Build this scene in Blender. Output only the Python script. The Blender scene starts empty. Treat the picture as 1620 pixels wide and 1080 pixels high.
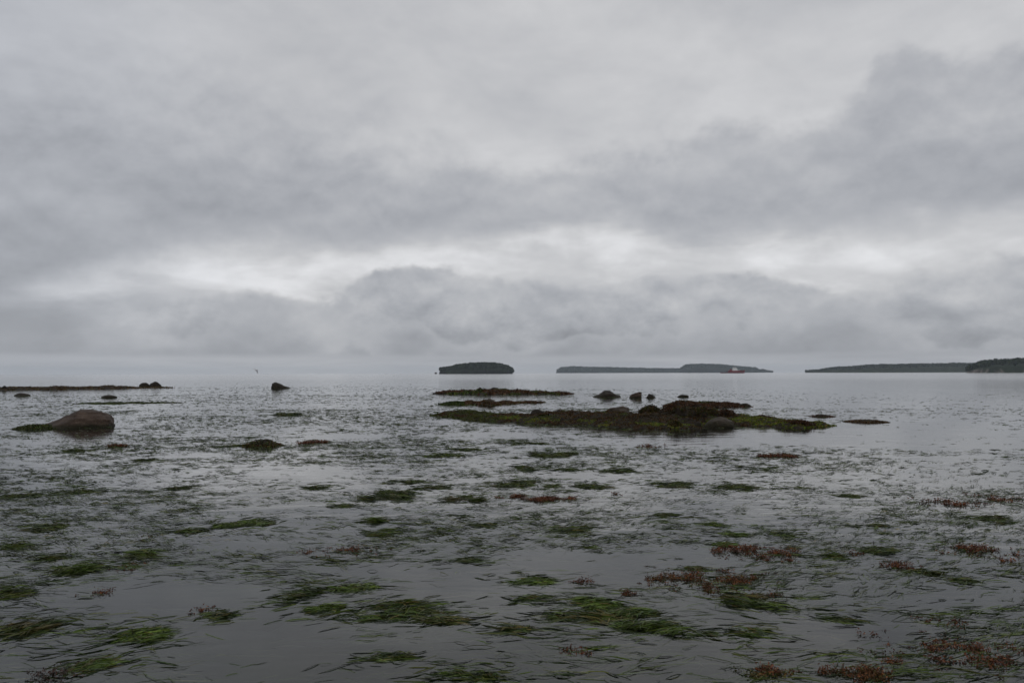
import bpy, bmesh, math, random
import numpy as np
from mathutils import Vector, Matrix, noise as mn

# ------------------------------------------------------------------ scene, camera, light
sc = bpy.context.scene
col = sc.collection
R = math.radians
W, H = 1620.0, 1080.0
FPX = 1241.0                      # focal length in photo pixels (18 mm on a 23.5 mm sensor)
EYE = 1.6
PITCH = math.atan(49.7 / FPX)
ROLL = 0.0026

cam_d = bpy.data.cameras.new("camera")
cam_d.sensor_width = 23.5
cam_d.lens = 23.5 * FPX / W
cam_d.clip_start = 0.05
cam_d.clip_end = 30000
cam = bpy.data.objects.new("camera", cam_d)
col.objects.link(cam)
sc.camera = cam
FWD = Vector((0, math.cos(PITCH), math.sin(PITCH)))
UP0 = Vector((0, -math.sin(PITCH), math.cos(PITCH)))
EX = Vector((1, 0, 0))
RGT = EX * math.cos(ROLL) - UP0 * math.sin(ROLL)
UPV = EX * math.sin(ROLL) + UP0 * math.cos(ROLL)
m = Matrix.Identity(4)
for i in range(3):
    m[i][0], m[i][1], m[i][2] = RGT[i], UPV[i], -FWD[i]
m[2][3] = EYE
cam.matrix_world = m

SUN_EL, SUN_AZ = R(52), R(200)          # azimuth clockwise from +Y: behind the camera, to the left

def build_world():
    w = bpy.data.worlds.new("World")
    sc.world = w
    w.use_nodes = True
    nt = w.node_tree
    nt.nodes.clear()
    L = nt.links.new
    def node(t, **kw):
        n = nt.nodes.new(t)
        for k, v in kw.items():
            setattr(n, k, v)
        return n
    def put(sock, v):
        if hasattr(v, "is_output"):
            L(v, sock)
        else:
            sock.default_value = v
    def math_(op, a, b=0.0, c=0.0, clamp=False):
        n = node("ShaderNodeMath", operation=op, use_clamp=clamp)
        put(n.inputs[0], a); put(n.inputs[1], b); put(n.inputs[2], c)
        return n.outputs[0]
    def step(v, lo, hi, a=0.0, b=1.0):
        n = node("ShaderNodeMapRange", interpolation_type="SMOOTHSTEP")
        put(n.inputs[0], v); put(n.inputs[1], lo); put(n.inputs[2], hi); put(n.inputs[3], a); put(n.inputs[4], b)
        return n.outputs[0]
    def mix(f, a, b):
        n = node("ShaderNodeMix", data_type="FLOAT")
        put(n.inputs[0], f); put(n.inputs[2], a); put(n.inputs[3], b)
        return n.outputs[0]
    def mixc(f, a, b):
        n = node("ShaderNodeMix", data_type="RGBA")
        put(n.inputs[0], f); put(n.inputs[6], a); put(n.inputs[7], b)
        return n.outputs[2]
    def fbm(vec, scale, detail=5, rough=0.55, dist=0.0):
        n = node("ShaderNodeTexNoise", noise_dimensions="3D")
        put(n.inputs["Vector"], vec)
        n.inputs["Scale"].default_value = scale
        n.inputs["Detail"].default_value = detail
        n.inputs["Roughness"].default_value = rough
        n.inputs["Distortion"].default_value = dist
        return n.outputs["Fac"]
    def comb(x, y, z=0.0):
        n = node("ShaderNodeCombineXYZ")
        put(n.inputs[0], x); put(n.inputs[1], y); put(n.inputs[2], z)
        return n.outputs[0]
    tc = node("ShaderNodeTexCoord")
    sep = node("ShaderNodeSeparateXYZ")
    L(tc.outputs["Generated"], sep.inputs[0])
    x, y, z = sep.outputs
    az = math_("ARCTAN2", x, y)
    el = math_("ARCSINE", z)
    def ang(px, py):
        a = math.atan((px - 810) / FPX)
        return a, math.atan((589.7 - 0.0026 * (px - 810) - py) * math.cos(a) / FPX)
    AZ0, AZ1 = -0.75, 0.75
    def edge(pts):
        """height of a cloud edge over azimuth, as a smooth ramp"""
        f = step(az, AZ0, AZ1)
        f = node("ShaderNodeMapRange"); put(f.inputs[0], az); put(f.inputs[1], AZ0); put(f.inputs[2], AZ1)
        r = node("ShaderNodeValToRGB")
        r.color_ramp.interpolation = "B_SPLINE"
        els = r.color_ramp.elements
        while len(els) < len(pts):
            els.new(0.5)
        for e, (px, py) in zip(els, pts):
            a, v = ang(px, py)
            e.position = (a - AZ0) / (AZ1 - AZ0)
            e.color = (v + 0.1, v + 0.1, v + 0.1, 1)
        L(f.outputs[0], r.inputs[0])
        return math_("SUBTRACT", r.outputs[0], 0.1)
    def ramp(v, stops, interp="EASE"):
        r = node("ShaderNodeValToRGB")
        r.color_ramp.interpolation = interp
        els = r.color_ramp.elements
        while len(els) < len(stops):
            els.new(0.5)
        for e, (p, c) in zip(els, stops):
            e.position = p
            e.color = (c, c, c, 1)
        L(v, r.inputs[0])
        return r.outputs[0]
    # noise in angle space (cloud edges) and on the cloud plane (the deck overhead)
    pa = comb(az, math_("MULTIPLY", el, 1.5), 0.3)
    n_big = math_("SUBTRACT", fbm(pa, 4.0, 3, 0.5), 0.5)
    n_mid = math_("SUBTRACT", fbm(comb(az, math_("MULTIPLY", el, 1.35), 4.1), 10.0, 8, 0.55, 0.10), 0.5)
    n_fin = math_("SUBTRACT", fbm(comb(az, math_("MULTIPLY", el, 1.2), 9.7), 22.0, 6, 0.55, 0.1), 0.5)
    # relief: tops of the billows catch more light than their undersides
    n_up = fbm(comb(az, math_("MULTIPLY", math_("ADD", el, 0.014), 1.35), 4.1), 10.0, 8, 0.55, 0.10)
    relief = math_("SUBTRACT", math_("ADD", n_mid, 0.5), n_up)
    zz = math_("ADD", math_("MAXIMUM", z, 0.0), 0.16)
    pp = comb(math_("DIVIDE", x, zz), math_("DIVIDE", y, zz), 2.2)
    n_deck = math_("SUBTRACT", fbm(pp, 0.95, 6, 0.55, 0.2), 0.5)
    n_deck2 = math_("SUBTRACT", fbm(pp, 2.6, 5, 0.6, 0.3), 0.5)
    # streaks low over the horizon
    n_str = math_("SUBTRACT", fbm(comb(math_("MULTIPLY", az, 1.2), math_("MULTIPLY", el, 14.0), 7.0), 5.0, 5, 0.55), 0.5)
    e1 = math_("ADD", el, math_("ADD", math_("MULTIPLY", n_mid, 0.064), math_("MULTIPLY", n_fin, 0.034)))
    e2 = math_("ADD", el, math_("ADD", math_("MULTIPLY", n_big, 0.07), math_("ADD", math_("MULTIPLY", n_mid, 0.085), math_("MULTIPLY", n_fin, 0.03))))
    t1 = edge([(-60, 510), (0, 505), (130, 490), (190, 466), (290, 462), (370, 449), (450, 452), (505, 474), (535, 478),
               (555, 448), (610, 424), (670, 416), (770, 424), (815, 440), (850, 456), (930, 440), (1000, 442), (1110, 440),
               (1210, 432), (1310, 446), (1410, 436), (1440, 410), (1530, 402), (1640, 394)])
    b2 = edge([(-60, 560), (0, 500), (100, 450), (200, 405), (300, 388), (430, 386), (560, 396), (700, 386), (800, 370),
               (900, 362), (990, 350), (1050, 372), (1120, 384), (1210, 384), (1310, 374), (1450, 352), (1640, 344)])
    t2 = edge([(-60, 30), (0, 40), (200, 60), (400, 85), (560, 120), (700, 170), (800, 262), (850, 244), (960, 222), (1060, 204),
               (1150, 192), (1260, 188), (1340, 176), (1375, 130), (1400, 70), (1480, 50), (1640, 66)])
    # background brightness over elevation: pale upper deck, bright gap, grey towards the horizon
    f = node("ShaderNodeMapRange"); put(f.inputs[0], el); put(f.inputs[1], 0.0); put(f.inputs[2], 1.5708)
    bg = ramp(f.outputs[0], [(0.0, 0.385), (0.02, 0.40), (0.05, 0.53), (0.085, 0.61), (0.15, 0.58), (0.22, 0.555), (0.29, 0.515), (0.45, 0.55), (1.0, 0.62)])
    bg = math_("ADD", bg, math_("ADD", math_("MULTIPLY", n_deck, 0.30), math_("ADD", math_("MULTIPLY", n_deck2, 0.24), math_("MULTIPLY", relief, 0.10))))
    # the pale opening above the mid deck, right of the middle
    # torn wisps and thinner, brighter places in the gap
    n_gap = fbm(comb(az, math_("MULTIPLY", el, 2.6), 13.3), 5.5, 5, 0.55, 0.2)
    bg = math_("ADD", bg, math_("MULTIPLY", step(n_gap, 0.42, 0.68, -0.06, 0.13), step(el, 0.30, 0.16)))
    # mid deck
    d_top = math_("SUBTRACT", t2, e2)
    left_soft = step(az, -0.30, 0.05, 0.15, 0.028)
    m2t = step(d_top, math_("MULTIPLY", left_soft, -0.25), left_soft)
    m2b = step(math_("SUBTRACT", e2, b2), -0.025, 0.035)
    m2 = math_("MULTIPLY", m2t, m2b)
    deck2 = math_("ADD", 0.388, math_("ADD", math_("MULTIPLY", n_mid, 0.16), math_("MULTIPLY", n_deck, 0.16)))
    deck2 = math_("ADD", deck2, math_("ADD", step(d_top, 0.0, 0.16, 0.05, -0.01), math_("MULTIPLY", relief, 0.20)))
    v = mix(math_("MULTIPLY", m2, 0.90), bg, deck2)
    # low cumulus bank
    d1 = math_("SUBTRACT", t1, e1)
    m1 = step(d1, -0.004, step(n_big, -0.15, 0.15, 0.010, 0.045))
    low = math_("ADD", step(d1, 0.0, 0.10, 0.475, 0.355), math_("ADD", math_("MULTIPLY", n_mid, 0.22), math_("MULTIPLY", n_big, 0.10)))
    low = math_("ADD", low, math_("ADD", math_("MULTIPLY", n_fin, 0.06), math_("MULTIPLY", relief, 0.36)))
    v = mix(math_("MULTIPLY", m1, 0.93), v, low)
    # a nearer row of billows in front of the bank
    n_row = math_("SUBTRACT", fbm(comb(az, math_("MULTIPLY", el, 1.3), 17.9), 7.5, 6, 0.5, 0.1), 0.5)
    d3 = math_("SUBTRACT", math_("ADD", 0.070, math_("ADD", math_("MULTIPLY", n_row, 0.26), math_("MULTIPLY", n_fin, 0.012))), el)
    m3 = step(d3, -0.002, 0.012)
    row = math_("ADD", step(d3, 0.0, 0.06, 0.435, 0.325), math_("ADD", math_("MULTIPLY", n_fin, 0.05), math_("MULTIPLY", n_mid, 0.14)))
    v = mix(math_("MULTIPLY", m3, 0.75), v, row)
    # horizon strip under the cloud base
    hz = step(math_("ADD", el, math_("MULTIPLY", n_str, 0.012)), 0.017, 0.026, 1.0, 0.0)
    strip = math_("ADD", step(az, -0.5, 0.1, 0.44, 0.395), math_("MULTIPLY", n_str, 0.20))
    v = mix(hz, v, strip)
    # the bank is thicker and bluer towards the left
    lf = step(az, -0.62, -0.25, 1.0, 0.0)
    v = math_("MULTIPLY", v, mix(lf, 1.0, 0.93))
    v = math_("MAXIMUM", v, 0.05)
    tint_l = mixc(step(v, 0.30, 0.60), (0.952, 0.985, 1.072, 1), (0.990, 0.995, 1.020, 1))
    tint = mixc(math_("MULTIPLY", lf, 0.6), tint_l, (0.945, 0.985, 1.075, 1))
    vm = node("ShaderNodeVectorMath", operation="SCALE")
    L(tint, vm.inputs[0]); L(v, vm.inputs["Scale"])
    cloud = node("ShaderNodeBackground"); L(vm.outputs[0], cloud.inputs[0]); cloud.inputs[1].default_value = 1.0
    sky = node("ShaderNodeTexSky", sky_type="NISHITA")
    sky.sun_disc = False
    sky.sun_elevation = SUN_EL
    sky.sun_rotation = SUN_AZ
    clear = node("ShaderNodeBackground"); L(sky.outputs[0], clear.inputs[0]); clear.inputs[1].default_value = 0.06
    ms = node("ShaderNodeMixShader"); ms.inputs[0].default_value = 0.96
    L(clear.outputs[0], ms.inputs[1]); L(cloud.outputs[0], ms.inputs[2])
    out = node("ShaderNodeOutputWorld"); L(ms.outputs[0], out.inputs[0])
    w.cycles.sampling_method = "MANUAL"
    w.cycles.sample_map_resolution = 512

build_world()
sun_d = bpy.data.lights.new("sun", "SUN")
sun_d.energy = 0.5
sun_d.angle = R(50)
sun_d.color = (1.0, 0.97, 0.93)
sun = bpy.data.objects.new("sun", sun_d)
col.objects.link(sun)
sd = Vector((math.sin(SUN_AZ) * math.cos(SUN_EL), math.cos(SUN_AZ) * math.cos(SUN_EL), math.sin(SUN_EL)))
sun.rotation_euler = sd.to_track_quat("Z", "Y").to_euler()
sun.location = (0, 0, 30)

sc.view_settings.view_transform = "Standard"
sc.view_settings.look = "None"
sc.view_settings.exposure = 0.08
sc.view_settings.gamma = 1.0
sc.view_settings.use_curve_mapping = False
sc.cycles.use_denoising = True
sc.cycles.max_bounces = 6
sc.cycles.diffuse_bounces = 2
sc.cycles.glossy_bounces = 3
sc.cycles.transparent_max_bounces = 12
sc.cycles.volume_bounces = 1
sc.cycles.caustics_reflective = False

# ------------------------------------------------------------------ helpers
def ray(px, py):
    d = FWD * FPX + RGT * (px - W / 2) - UPV * (py - H / 2)
    return d.normalized()

def ground(px, py, z=0.0):
    """pixel to the point where its ray meets the water"""
    d = ray(px, py)
    t = (z - EYE) / d.z
    return Vector((d.x * t, d.y * t, z))

def dist(p):
    return math.hypot(p.x, p.y)

def facing(p):
    """turn that sets a thing's x axis square to the line of sight"""
    return -math.atan2(p.x, p.y)

def behind(p, s):
    """point s metres further out along the same line of sight"""
    r = dist(p)
    return Vector((p.x * (1 + s / r), p.y * (1 + s / r), p.z))

def horizon_y(px):
    return 589.7 - ROLL * (px - 810)

def tag(o, label=None, cat=None, group=None, kind=None):
    if label: o["label"] = label
    if cat: o["category"] = cat
    if group: o["group"] = group
    if kind: o["kind"] = kind
    return o

def link(name, me, mat, parent=None, loc=None):
    o = bpy.data.objects.new(name, me)
    col.objects.link(o)
    if mat is not None and not me.materials:
        me.materials.append(mat)
    if parent is not None:
        o.parent = parent
    if loc is not None:
        o.location = loc
    return o

def mesh_np(name, verts, faces, cols=None, smooth=False):
    """mesh from numpy arrays; faces is (n,3) or (n,4)"""
    verts = np.asarray(verts, dtype=np.float32)
    faces = np.asarray(faces, dtype=np.int32)
    me = bpy.data.meshes.new(name)
    k = faces.shape[1]
    me.vertices.add(len(verts))
    me.vertices.foreach_set("co", verts.ravel())
    me.loops.add(faces.size)
    me.loops.foreach_set("vertex_index", faces.ravel())
    me.polygons.add(len(faces))
    me.polygons.foreach_set("loop_start", np.arange(0, faces.size, k, dtype=np.int32))
    if smooth:
        me.polygons.foreach_set("use_smooth", np.ones(len(faces), dtype=bool))
    me.update(calc_edges=True)
    if cols is not None:
        c = np.ones((len(verts), 4), dtype=np.float32)
        c[:, :3] = cols
        a = me.color_attributes.new("Col", "FLOAT_COLOR", "POINT")
        a.data.foreach_set("color", c.ravel())
    return me

def join_np(parts):
    vs, fs, cs, n = [], [], [], 0
    for v, f, c in parts:
        vs.append(v); fs.append(f + n); cs.append(c); n += len(v)
    return np.concatenate(vs), np.concatenate(fs), np.concatenate(cs)

_prng = np.random.RandomState(5)
_perm = _prng.rand(256, 256).astype(np.float32)
def vnoise(x, y, s=0):
    x = np.asarray(x, dtype=np.float64) + 37.7 * s; y = np.asarray(y, dtype=np.float64) + 91.3 * s
    xi = np.floor(x).astype(int); yi = np.floor(y).astype(int)
    fx = x - xi; fy = y - yi
    fx = fx * fx * (3 - 2 * fx); fy = fy * fy * (3 - 2 * fy)
    g = lambda a, b: _perm[a & 255, b & 255]
    return (g(xi, yi) * (1 - fx) + g(xi + 1, yi) * fx) * (1 - fy) + (g(xi, yi + 1) * (1 - fx) + g(xi + 1, yi + 1) * fx) * fy
def fbm2(x, y, oct=4, s=0):
    a, t, n = 1.0, 0.0, 0.0
    for i in range(oct):
        t = t + a * vnoise(x, y, s + i); n += a
        x = np.asarray(x) * 2.03; y = np.asarray(y) * 2.03; a *= 0.5
    return t / n

def smooth(v, lo, hi):
    t = np.clip((v - lo) / (hi - lo), 0, 1)
    return t * t * (3 - 2 * t)

# ------------------------------------------------------------------ materials
def new_mat(name):
    mt = bpy.data.materials.new(name)
    mt.use_nodes = True
    nt = mt.node_tree
    return mt, nt, nt.nodes["Principled BSDF"], nt.nodes["Material Output"]

def noise_node(nt, scale, detail=5, rough=0.55, vec=None, dist=0.0):
    n = nt.nodes.new("ShaderNodeTexNoise")
    n.inputs["Scale"].default_value = scale
    n.inputs["Detail"].default_value = detail
    n.inputs["Roughness"].default_value = rough
    n.inputs["Distortion"].default_value = dist
    if vec is not None:
        nt.links.new(vec, n.inputs["Vector"])
    return n.outputs["Fac"]

def ramp_node(nt, fac, stops):
    r = nt.nodes.new("ShaderNodeValToRGB")
    els = r.color_ramp.elements
    while len(els) < len(stops):
        els.new(0.5)
    for e, (p, c) in zip(els, stops):
        e.position = p
        e.color = (*c, 1)
    nt.links.new(fac, r.inputs[0])
    return r.outputs[0]

def bump_node(nt, height, strength, distance, bsdf):
    b = nt.nodes.new("ShaderNodeBump")
    b.inputs["Strength"].default_value = strength
    b.inputs["Distance"].default_value = distance
    nt.links.new(height, b.inputs["Height"])
    nt.links.new(b.outputs[0], bsdf.inputs["Normal"])
    return b

def plain_mat(name, color, rough=0.6, var=0.25, scale=3.0):
    mt, nt, b, o = new_mat(name)
    tc = nt.nodes.new("ShaderNodeTexCoord")
    f = noise_node(nt, scale, 5, 0.6, tc.outputs["Object"])
    lo = tuple(c * (1 - var) for c in color); hi = tuple(min(1, c * (1 + var)) for c in color)
    nt.links.new(ramp_node(nt, f, [(0.3, lo), (0.7, hi)]), b.inputs["Base Color"])
    b.inputs["Roughness"].default_value = rough
    b.inputs["Specular IOR Level"].default_value = 0.2
    return mt

def weed_mat(name, rough=0.45, spec=0.35):
    """wet weed: colour per blade, with fine mottling"""
    mt, nt, b, o = new_mat(name)
    at = nt.nodes.new("ShaderNodeAttribute"); at.attribute_name = "Col"
    tc = nt.nodes.new("ShaderNodeTexCoord")
    f = noise_node(nt, 9.0, 4, 0.6, tc.outputs["Object"])
    mr = nt.nodes.new("ShaderNodeMapRange")
    nt.links.new(f, mr.inputs[0]); mr.inputs[1].default_value = 0.25; mr.inputs[2].default_value = 0.75
    mr.inputs[3].default_value = 0.6; mr.inputs[4].default_value = 1.35
    sc_ = nt.nodes.new("ShaderNodeVectorMath"); sc_.operation = "SCALE"
    nt.links.new(at.outputs["Color"], sc_.inputs[0]); nt.links.new(mr.outputs[0], sc_.inputs["Scale"])
    nt.links.new(sc_.outputs[0], b.inputs["Base Color"])
    b.inputs["Roughness"].default_value = rough
    b.inputs["Specular IOR Level"].default_value = spec
    return mt

def rock_mat(name, base, dark, pale, wet=0.16, scale=1.0):
    mt, nt, b, o = new_mat(name)
    tc = nt.nodes.new("ShaderNodeTexCoord")
    geo = nt.nodes.new("ShaderNodeNewGeometry")
    P = tc.outputs["Object"]
    f1 = noise_node(nt, 2.2 * scale, 6, 0.62, P, 0.4)
    c1 = ramp_node(nt, f1, [(0.30, dark), (0.52, base), (0.72, pale)])
    f2 = noise_node(nt, 26 * scale, 5, 0.7, P)
    c2 = ramp_node(nt, f2, [(0.3, (0.55, 0.55, 0.55)), (0.7, (1.35, 1.33, 1.30))])
    mm = nt.nodes.new("ShaderNodeMix"); mm.data_type = "RGBA"; mm.blend_type = "MULTIPLY"
    mm.inputs[0].default_value = 1.0
    nt.links.new(c1, mm.inputs[6]); nt.links.new(c2, mm.inputs[7])
    # tide line: algae film on the lowest hand's breadth of the stone
    sp = nt.nodes.new("ShaderNodeSeparateXYZ"); nt.links.new(geo.outputs["Position"], sp.inputs[0])
    f3 = noise_node(nt, 3.5 * scale, 4, 0.6, P)
    ad = nt.nodes.new("ShaderNodeMath"); ad.operation = "MULTIPLY_ADD"
    nt.links.new(f3, ad.inputs[0]); ad.inputs[1].default_value = -wet * 1.6; nt.links.new(sp.outputs[2], ad.inputs[2])
    mr = nt.nodes.new("ShaderNodeMapRange"); mr.interpolation_type = "SMOOTHSTEP"
    nt.links.new(ad.outputs[0], mr.inputs[0]); mr.inputs[1].default_value = -wet * 0.8; mr.inputs[2].default_value = wet * 0.5
    mx = nt.nodes.new("ShaderNodeMix"); mx.data_type = "RGBA"
    nt.links.new(mr.outputs[0], mx.inputs[0])
    mx.inputs[6].default_value = (0.022, 0.020, 0.011, 1)
    nt.links.new(mm.outputs[2], mx.inputs[7])
    nt.links.new(mx.outputs[2], b.inputs["Base Color"])
    b.inputs["Roughness"].default_value = 0.6
    b.inputs["Specular IOR Level"].default_value = 0.10
    fb = noise_node(nt, 9 * scale, 9, 0.72, P, 0.3)
    mpc = nt.nodes.new("ShaderNodeMapping"); mpc.inputs["Scale"].default_value = (1.0, 1.0, 3.2); mpc.inputs["Rotation"].default_value = (0.1, 0.25, 0.3)
    nt.links.new(P, mpc.inputs["Vector"])
    fc = noise_node(nt, 1.7 * scale, 6, 0.6, mpc.outputs[0], 0.8)        # seams along the bedding
    ab = nt.nodes.new("ShaderNodeMath"); ab.operation = "SUBTRACT"; nt.links.new(fc, ab.inputs[0]); ab.inputs[1].default_value = 0.5
    ab2 = nt.nodes.new("ShaderNodeMath"); ab2.operation = "ABSOLUTE"; nt.links.new(ab.outputs[0], ab2.inputs[0])
    cr = nt.nodes.new("ShaderNodeMapRange"); nt.links.new(ab2.outputs[0], cr.inputs[0]); cr.inputs[2].default_value = 0.035; cr.inputs[3].default_value = -1.2; cr.inputs[4].default_value = 0.0
    sm = nt.nodes.new("ShaderNodeMath"); sm.operation = "ADD"; nt.links.new(fb, sm.inputs[0]); nt.links.new(cr.outputs[0], sm.inputs[1])
    bump_node(nt, sm.outputs[0], 0.6, 0.045, b)
    return mt

M = {}
M["weed"] = weed_mat("weed", 0.38, 0.16)
M["weed_red"] = weed_mat("red_weed", 0.42, 0.15)
M["granite"] = rock_mat("granite", (0.062, 0.043, 0.032), (0.025, 0.017, 0.012), (0.104, 0.076, 0.058), 0.12)
M["rock"] = rock_mat("shore_rock", (0.034, 0.028, 0.023), (0.016, 0.013, 0.011), (0.065, 0.055, 0.048), 0.12, 1.6)
M["pale_rock"] = rock_mat("pale_rock", (0.068, 0.055, 0.043), (0.030, 0.024, 0.018), (0.115, 0.097, 0.080), 0.22, 1.6)
M["dark_rock"] = rock_mat("dark_rock", (0.020, 0.0155, 0.0105), (0.010, 0.008, 0.006), (0.038, 0.030, 0.020), 0.12, 1.6)

def water_mat():
    mt, nt, b, o = new_mat("sea_water")
    nt.nodes.remove(b)
    geo = nt.nodes.new("ShaderNodeNewGeometry")
    P = geo.outputs["Position"]
    def mapped(sx, sy, off=0.0):
        mp = nt.nodes.new("ShaderNodeMapping")
        mp.inputs["Scale"].default_value = (sx, sy, 1)
        mp.inputs["Location"].default_value = (off, off * 1.7, 0)
        nt.links.new(P, mp.inputs["Vector"])
        return mp.outputs[0]
    fine = noise_node(nt, 1.0, 3, 0.5, mapped(3.2, 7.0), 0.4)      # centimetre ripples
    mid = noise_node(nt, 1.0, 3, 0.5, mapped(0.55, 1.5, 3.1), 0.3)
    swell = noise_node(nt, 1.0, 2, 0.5, mapped(0.05, 0.16, 8.0))
    area = noise_node(nt, 1.0, 4, 0.55, mapped(0.035, 0.11, 5.0), 0.5)   # where the breeze touches the water
    mr = nt.nodes.new("ShaderNodeMapRange")
    nt.links.new(area, mr.inputs[0]); mr.inputs[1].default_value = 0.35; mr.inputs[2].default_value = 0.65
    mr.inputs[3].default_value = 0.25; mr.inputs[4].default_value = 1.0
    def mul(a, k):
        n = nt.nodes.new("ShaderNodeMath"); n.operation = "MULTIPLY"
        nt.links.new(a, n.inputs[0])
        if hasattr(k, "is_output"): nt.links.new(k, n.inputs[1])
        else: n.inputs[1].default_value = k
        return n.outputs[0]
    def add(a, c):
        n = nt.nodes.new("ShaderNodeMath"); n.operation = "ADD"
        nt.links.new(a, n.inputs[0]); nt.links.new(c, n.inputs[1])
        return n.outputs[0]
    h = add(mul(mul(fine, 0.0036), mr.outputs[0]), add(mul(mid, 0.007), mul(swell, 0.02)))
    bp = nt.nodes.new("ShaderNodeBump")
    bp.inputs["Strength"].default_value = 1.0
    bp.inputs["Distance"].default_value = 1.0
    nt.links.new(h, bp.inputs["Height"])
    fr = nt.nodes.new("ShaderNodeFresnel"); fr.inputs["IOR"].default_value = 1.333
    nt.links.new(bp.outputs[0], fr.inputs["Normal"])
    gl = nt.nodes.new("ShaderNodeBsdfGlossy")
    ln = nt.nodes.new("ShaderNodeVectorMath"); ln.operation = "LENGTH"; nt.links.new(P, ln.inputs[0])
    off = nt.nodes.new("ShaderNodeMapRange"); off.interpolation_type = "SMOOTHSTEP"      # the weed stills the shallows, the open bay is rippled
    nt.links.new(ln.outputs["Value"], off.inputs[0]); off.inputs[1].default_value = 40; off.inputs[2].default_value = 260
    off.inputs[3].default_value = 0.05; off.inputs[4].default_value = 0.11
    nt.links.new(off.outputs[0], gl.inputs["Roughness"])
    gl.inputs["Color"].default_value = (1, 1, 1, 1)
    nt.links.new(bp.outputs[0], gl.inputs["Normal"])
    tr = nt.nodes.new("ShaderNodeBsdfTransparent"); tr.inputs["Color"].default_value = (0.70, 0.76, 0.72, 1)
    ms = nt.nodes.new("ShaderNodeMixShader")
    nt.links.new(fr.outputs[0], ms.inputs[0]); nt.links.new(tr.outputs[0], ms.inputs[1]); nt.links.new(gl.outputs[0], ms.inputs[2])
    nt.links.new(ms.outputs[0], o.inputs["Surface"])
    return mt
M["water"] = water_mat()

def seabed_mat():
    mt, nt, b, o = new_mat("seabed_mud")
    geo = nt.nodes.new("ShaderNodeNewGeometry")
    f = noise_node(nt, 0.9, 6, 0.62, geo.outputs["Position"], 0.4)
    nt.links.new(ramp_node(nt, f, [(0.3, (0.018, 0.021, 0.016)), (0.5, (0.031, 0.034, 0.025)), (0.7, (0.052, 0.055, 0.042))]), b.inputs["Base Color"])
    b.inputs["Roughness"].default_value = 0.9
    return mt
M["seabed"] = seabed_mat()

# ------------------------------------------------------------------ water and seabed
EXT = 6000.0
def sheet(name, z, mat, ext):
    v = np.array([(-ext, -ext, z), (ext, -ext, z), (ext, ext, z), (-ext, ext, z)])
    o = link(name, mesh_np(name, v, np.array([[0, 1, 2, 3]])), mat)
    return o
tag(sheet("water", 0.0, M["water"], EXT), "calm grey shallow sea reflecting the overcast sky", kind="structure")

def seabed():
    """one sheet: uneven mud near the shore, running flat out to sea"""
    xs = np.concatenate([[-EXT, -800, -200], np.linspace(-60, 60, 121), [200, 800, EXT]])
    ys = np.concatenate([[-EXT, -500, -50], np.linspace(0, 70, 101), [120, 400, 1500, EXT]])
    X, Y = np.meshgrid(xs, ys)
    near = smooth(70 - np.hypot(X, Y), 0, 40)
    Z = -0.42 + near * (0.20 * fbm2(X * 0.35, Y * 0.35, 4, 3) - 0.10) - 0.03
    nx, ny = len(xs), len(ys)
    idx = np.arange(nx * ny).reshape(ny, nx)
    F = np.stack([idx[:-1, :-1], idx[:-1, 1:], idx[1:, 1:], idx[1:, :-1]], -1).reshape(-1, 4)
    o = link("seabed", mesh_np("seabed", np.stack([X, Y, Z], -1).reshape(-1, 3), F, smooth=True), M["seabed"])
    tag(o, "dark muddy bottom under the shallow water", kind="structure")
seabed()

# ------------------------------------------------------------------ weed geometry
GREEN = 0.86 * np.array([(0.019, 0.036, 0.006), (0.036, 0.060, 0.007), (0.056, 0.086, 0.009), (0.021, 0.034, 0.010), (0.060, 0.070, 0.012)])
BRIGHT = 0.85 * np.array([(0.060, 0.098, 0.014), (0.085, 0.125, 0.018), (0.046, 0.078, 0.014)])
OLIVE = np.array([(0.070, 0.060, 0.016), (0.050, 0.046, 0.014), (0.090, 0.070, 0.020)])
BROWN = np.array([(0.060, 0.026, 0.012), (0.085, 0.036, 0.014), (0.038, 0.019, 0.010), (0.070, 0.042, 0.016)])
RED = np.array([(0.110, 0.036, 0.015), (0.150, 0.056, 0.020), (0.060, 0.022, 0.014), (0.095, 0.040, 0.022)])

def pick(rs, pal, n):
    c = pal[rs.randint(0, len(pal), n)]
    return c * (0.7 + 0.6 * rs.rand(n, 1))

def blades(x, y, z0, length, width, ang, curve, arch, tilt, cols, K=5):
    """ribbons lying on the water: K cross-sections each, arched up in the middle"""
    n = len(x)
    t = np.linspace(-0.5, 0.5, K)[None, :]
    a = ang[:, None] + curve[:, None] * t
    ds = length[:, None] / (K - 1)
    cx = np.cumsum(np.cos(a) * ds, 1); cy = np.cumsum(np.sin(a) * ds, 1)
    cx = cx - cx.mean(1, keepdims=True) + x[:, None]
    cy = cy - cy.mean(1, keepdims=True) + y[:, None]
    cz = z0[:, None] + arch[:, None] * (1 - (2 * t) ** 2)
    w = width[:, None] * np.maximum(0.12, np.sqrt(np.maximum(0, 1 - (2 * t) ** 4)))
    ti = tilt[:, None]
    px = -np.sin(a) * np.cos(ti) * w * 0.5; py = np.cos(a) * np.cos(ti) * w * 0.5; pz = np.sin(ti) * w * 0.5 + 0 * a
    A = np.stack([cx + px, cy + py, cz + pz], -1); B = np.stack([cx - px, cy - py, cz - pz], -1)
    V = np.stack([A, B], 2).reshape(n, K * 2, 3)
    base = (np.arange(n) * K * 2)[:, None]
    q = np.arange(K - 1)[None, :] * 2
    F = np.stack([base + q, base + q + 1, base + q + 3, base + q + 2], -1).reshape(-1, 4)
    C = np.repeat(cols, K * 2, axis=0)
    return V.reshape(-1, 3), F, C

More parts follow.
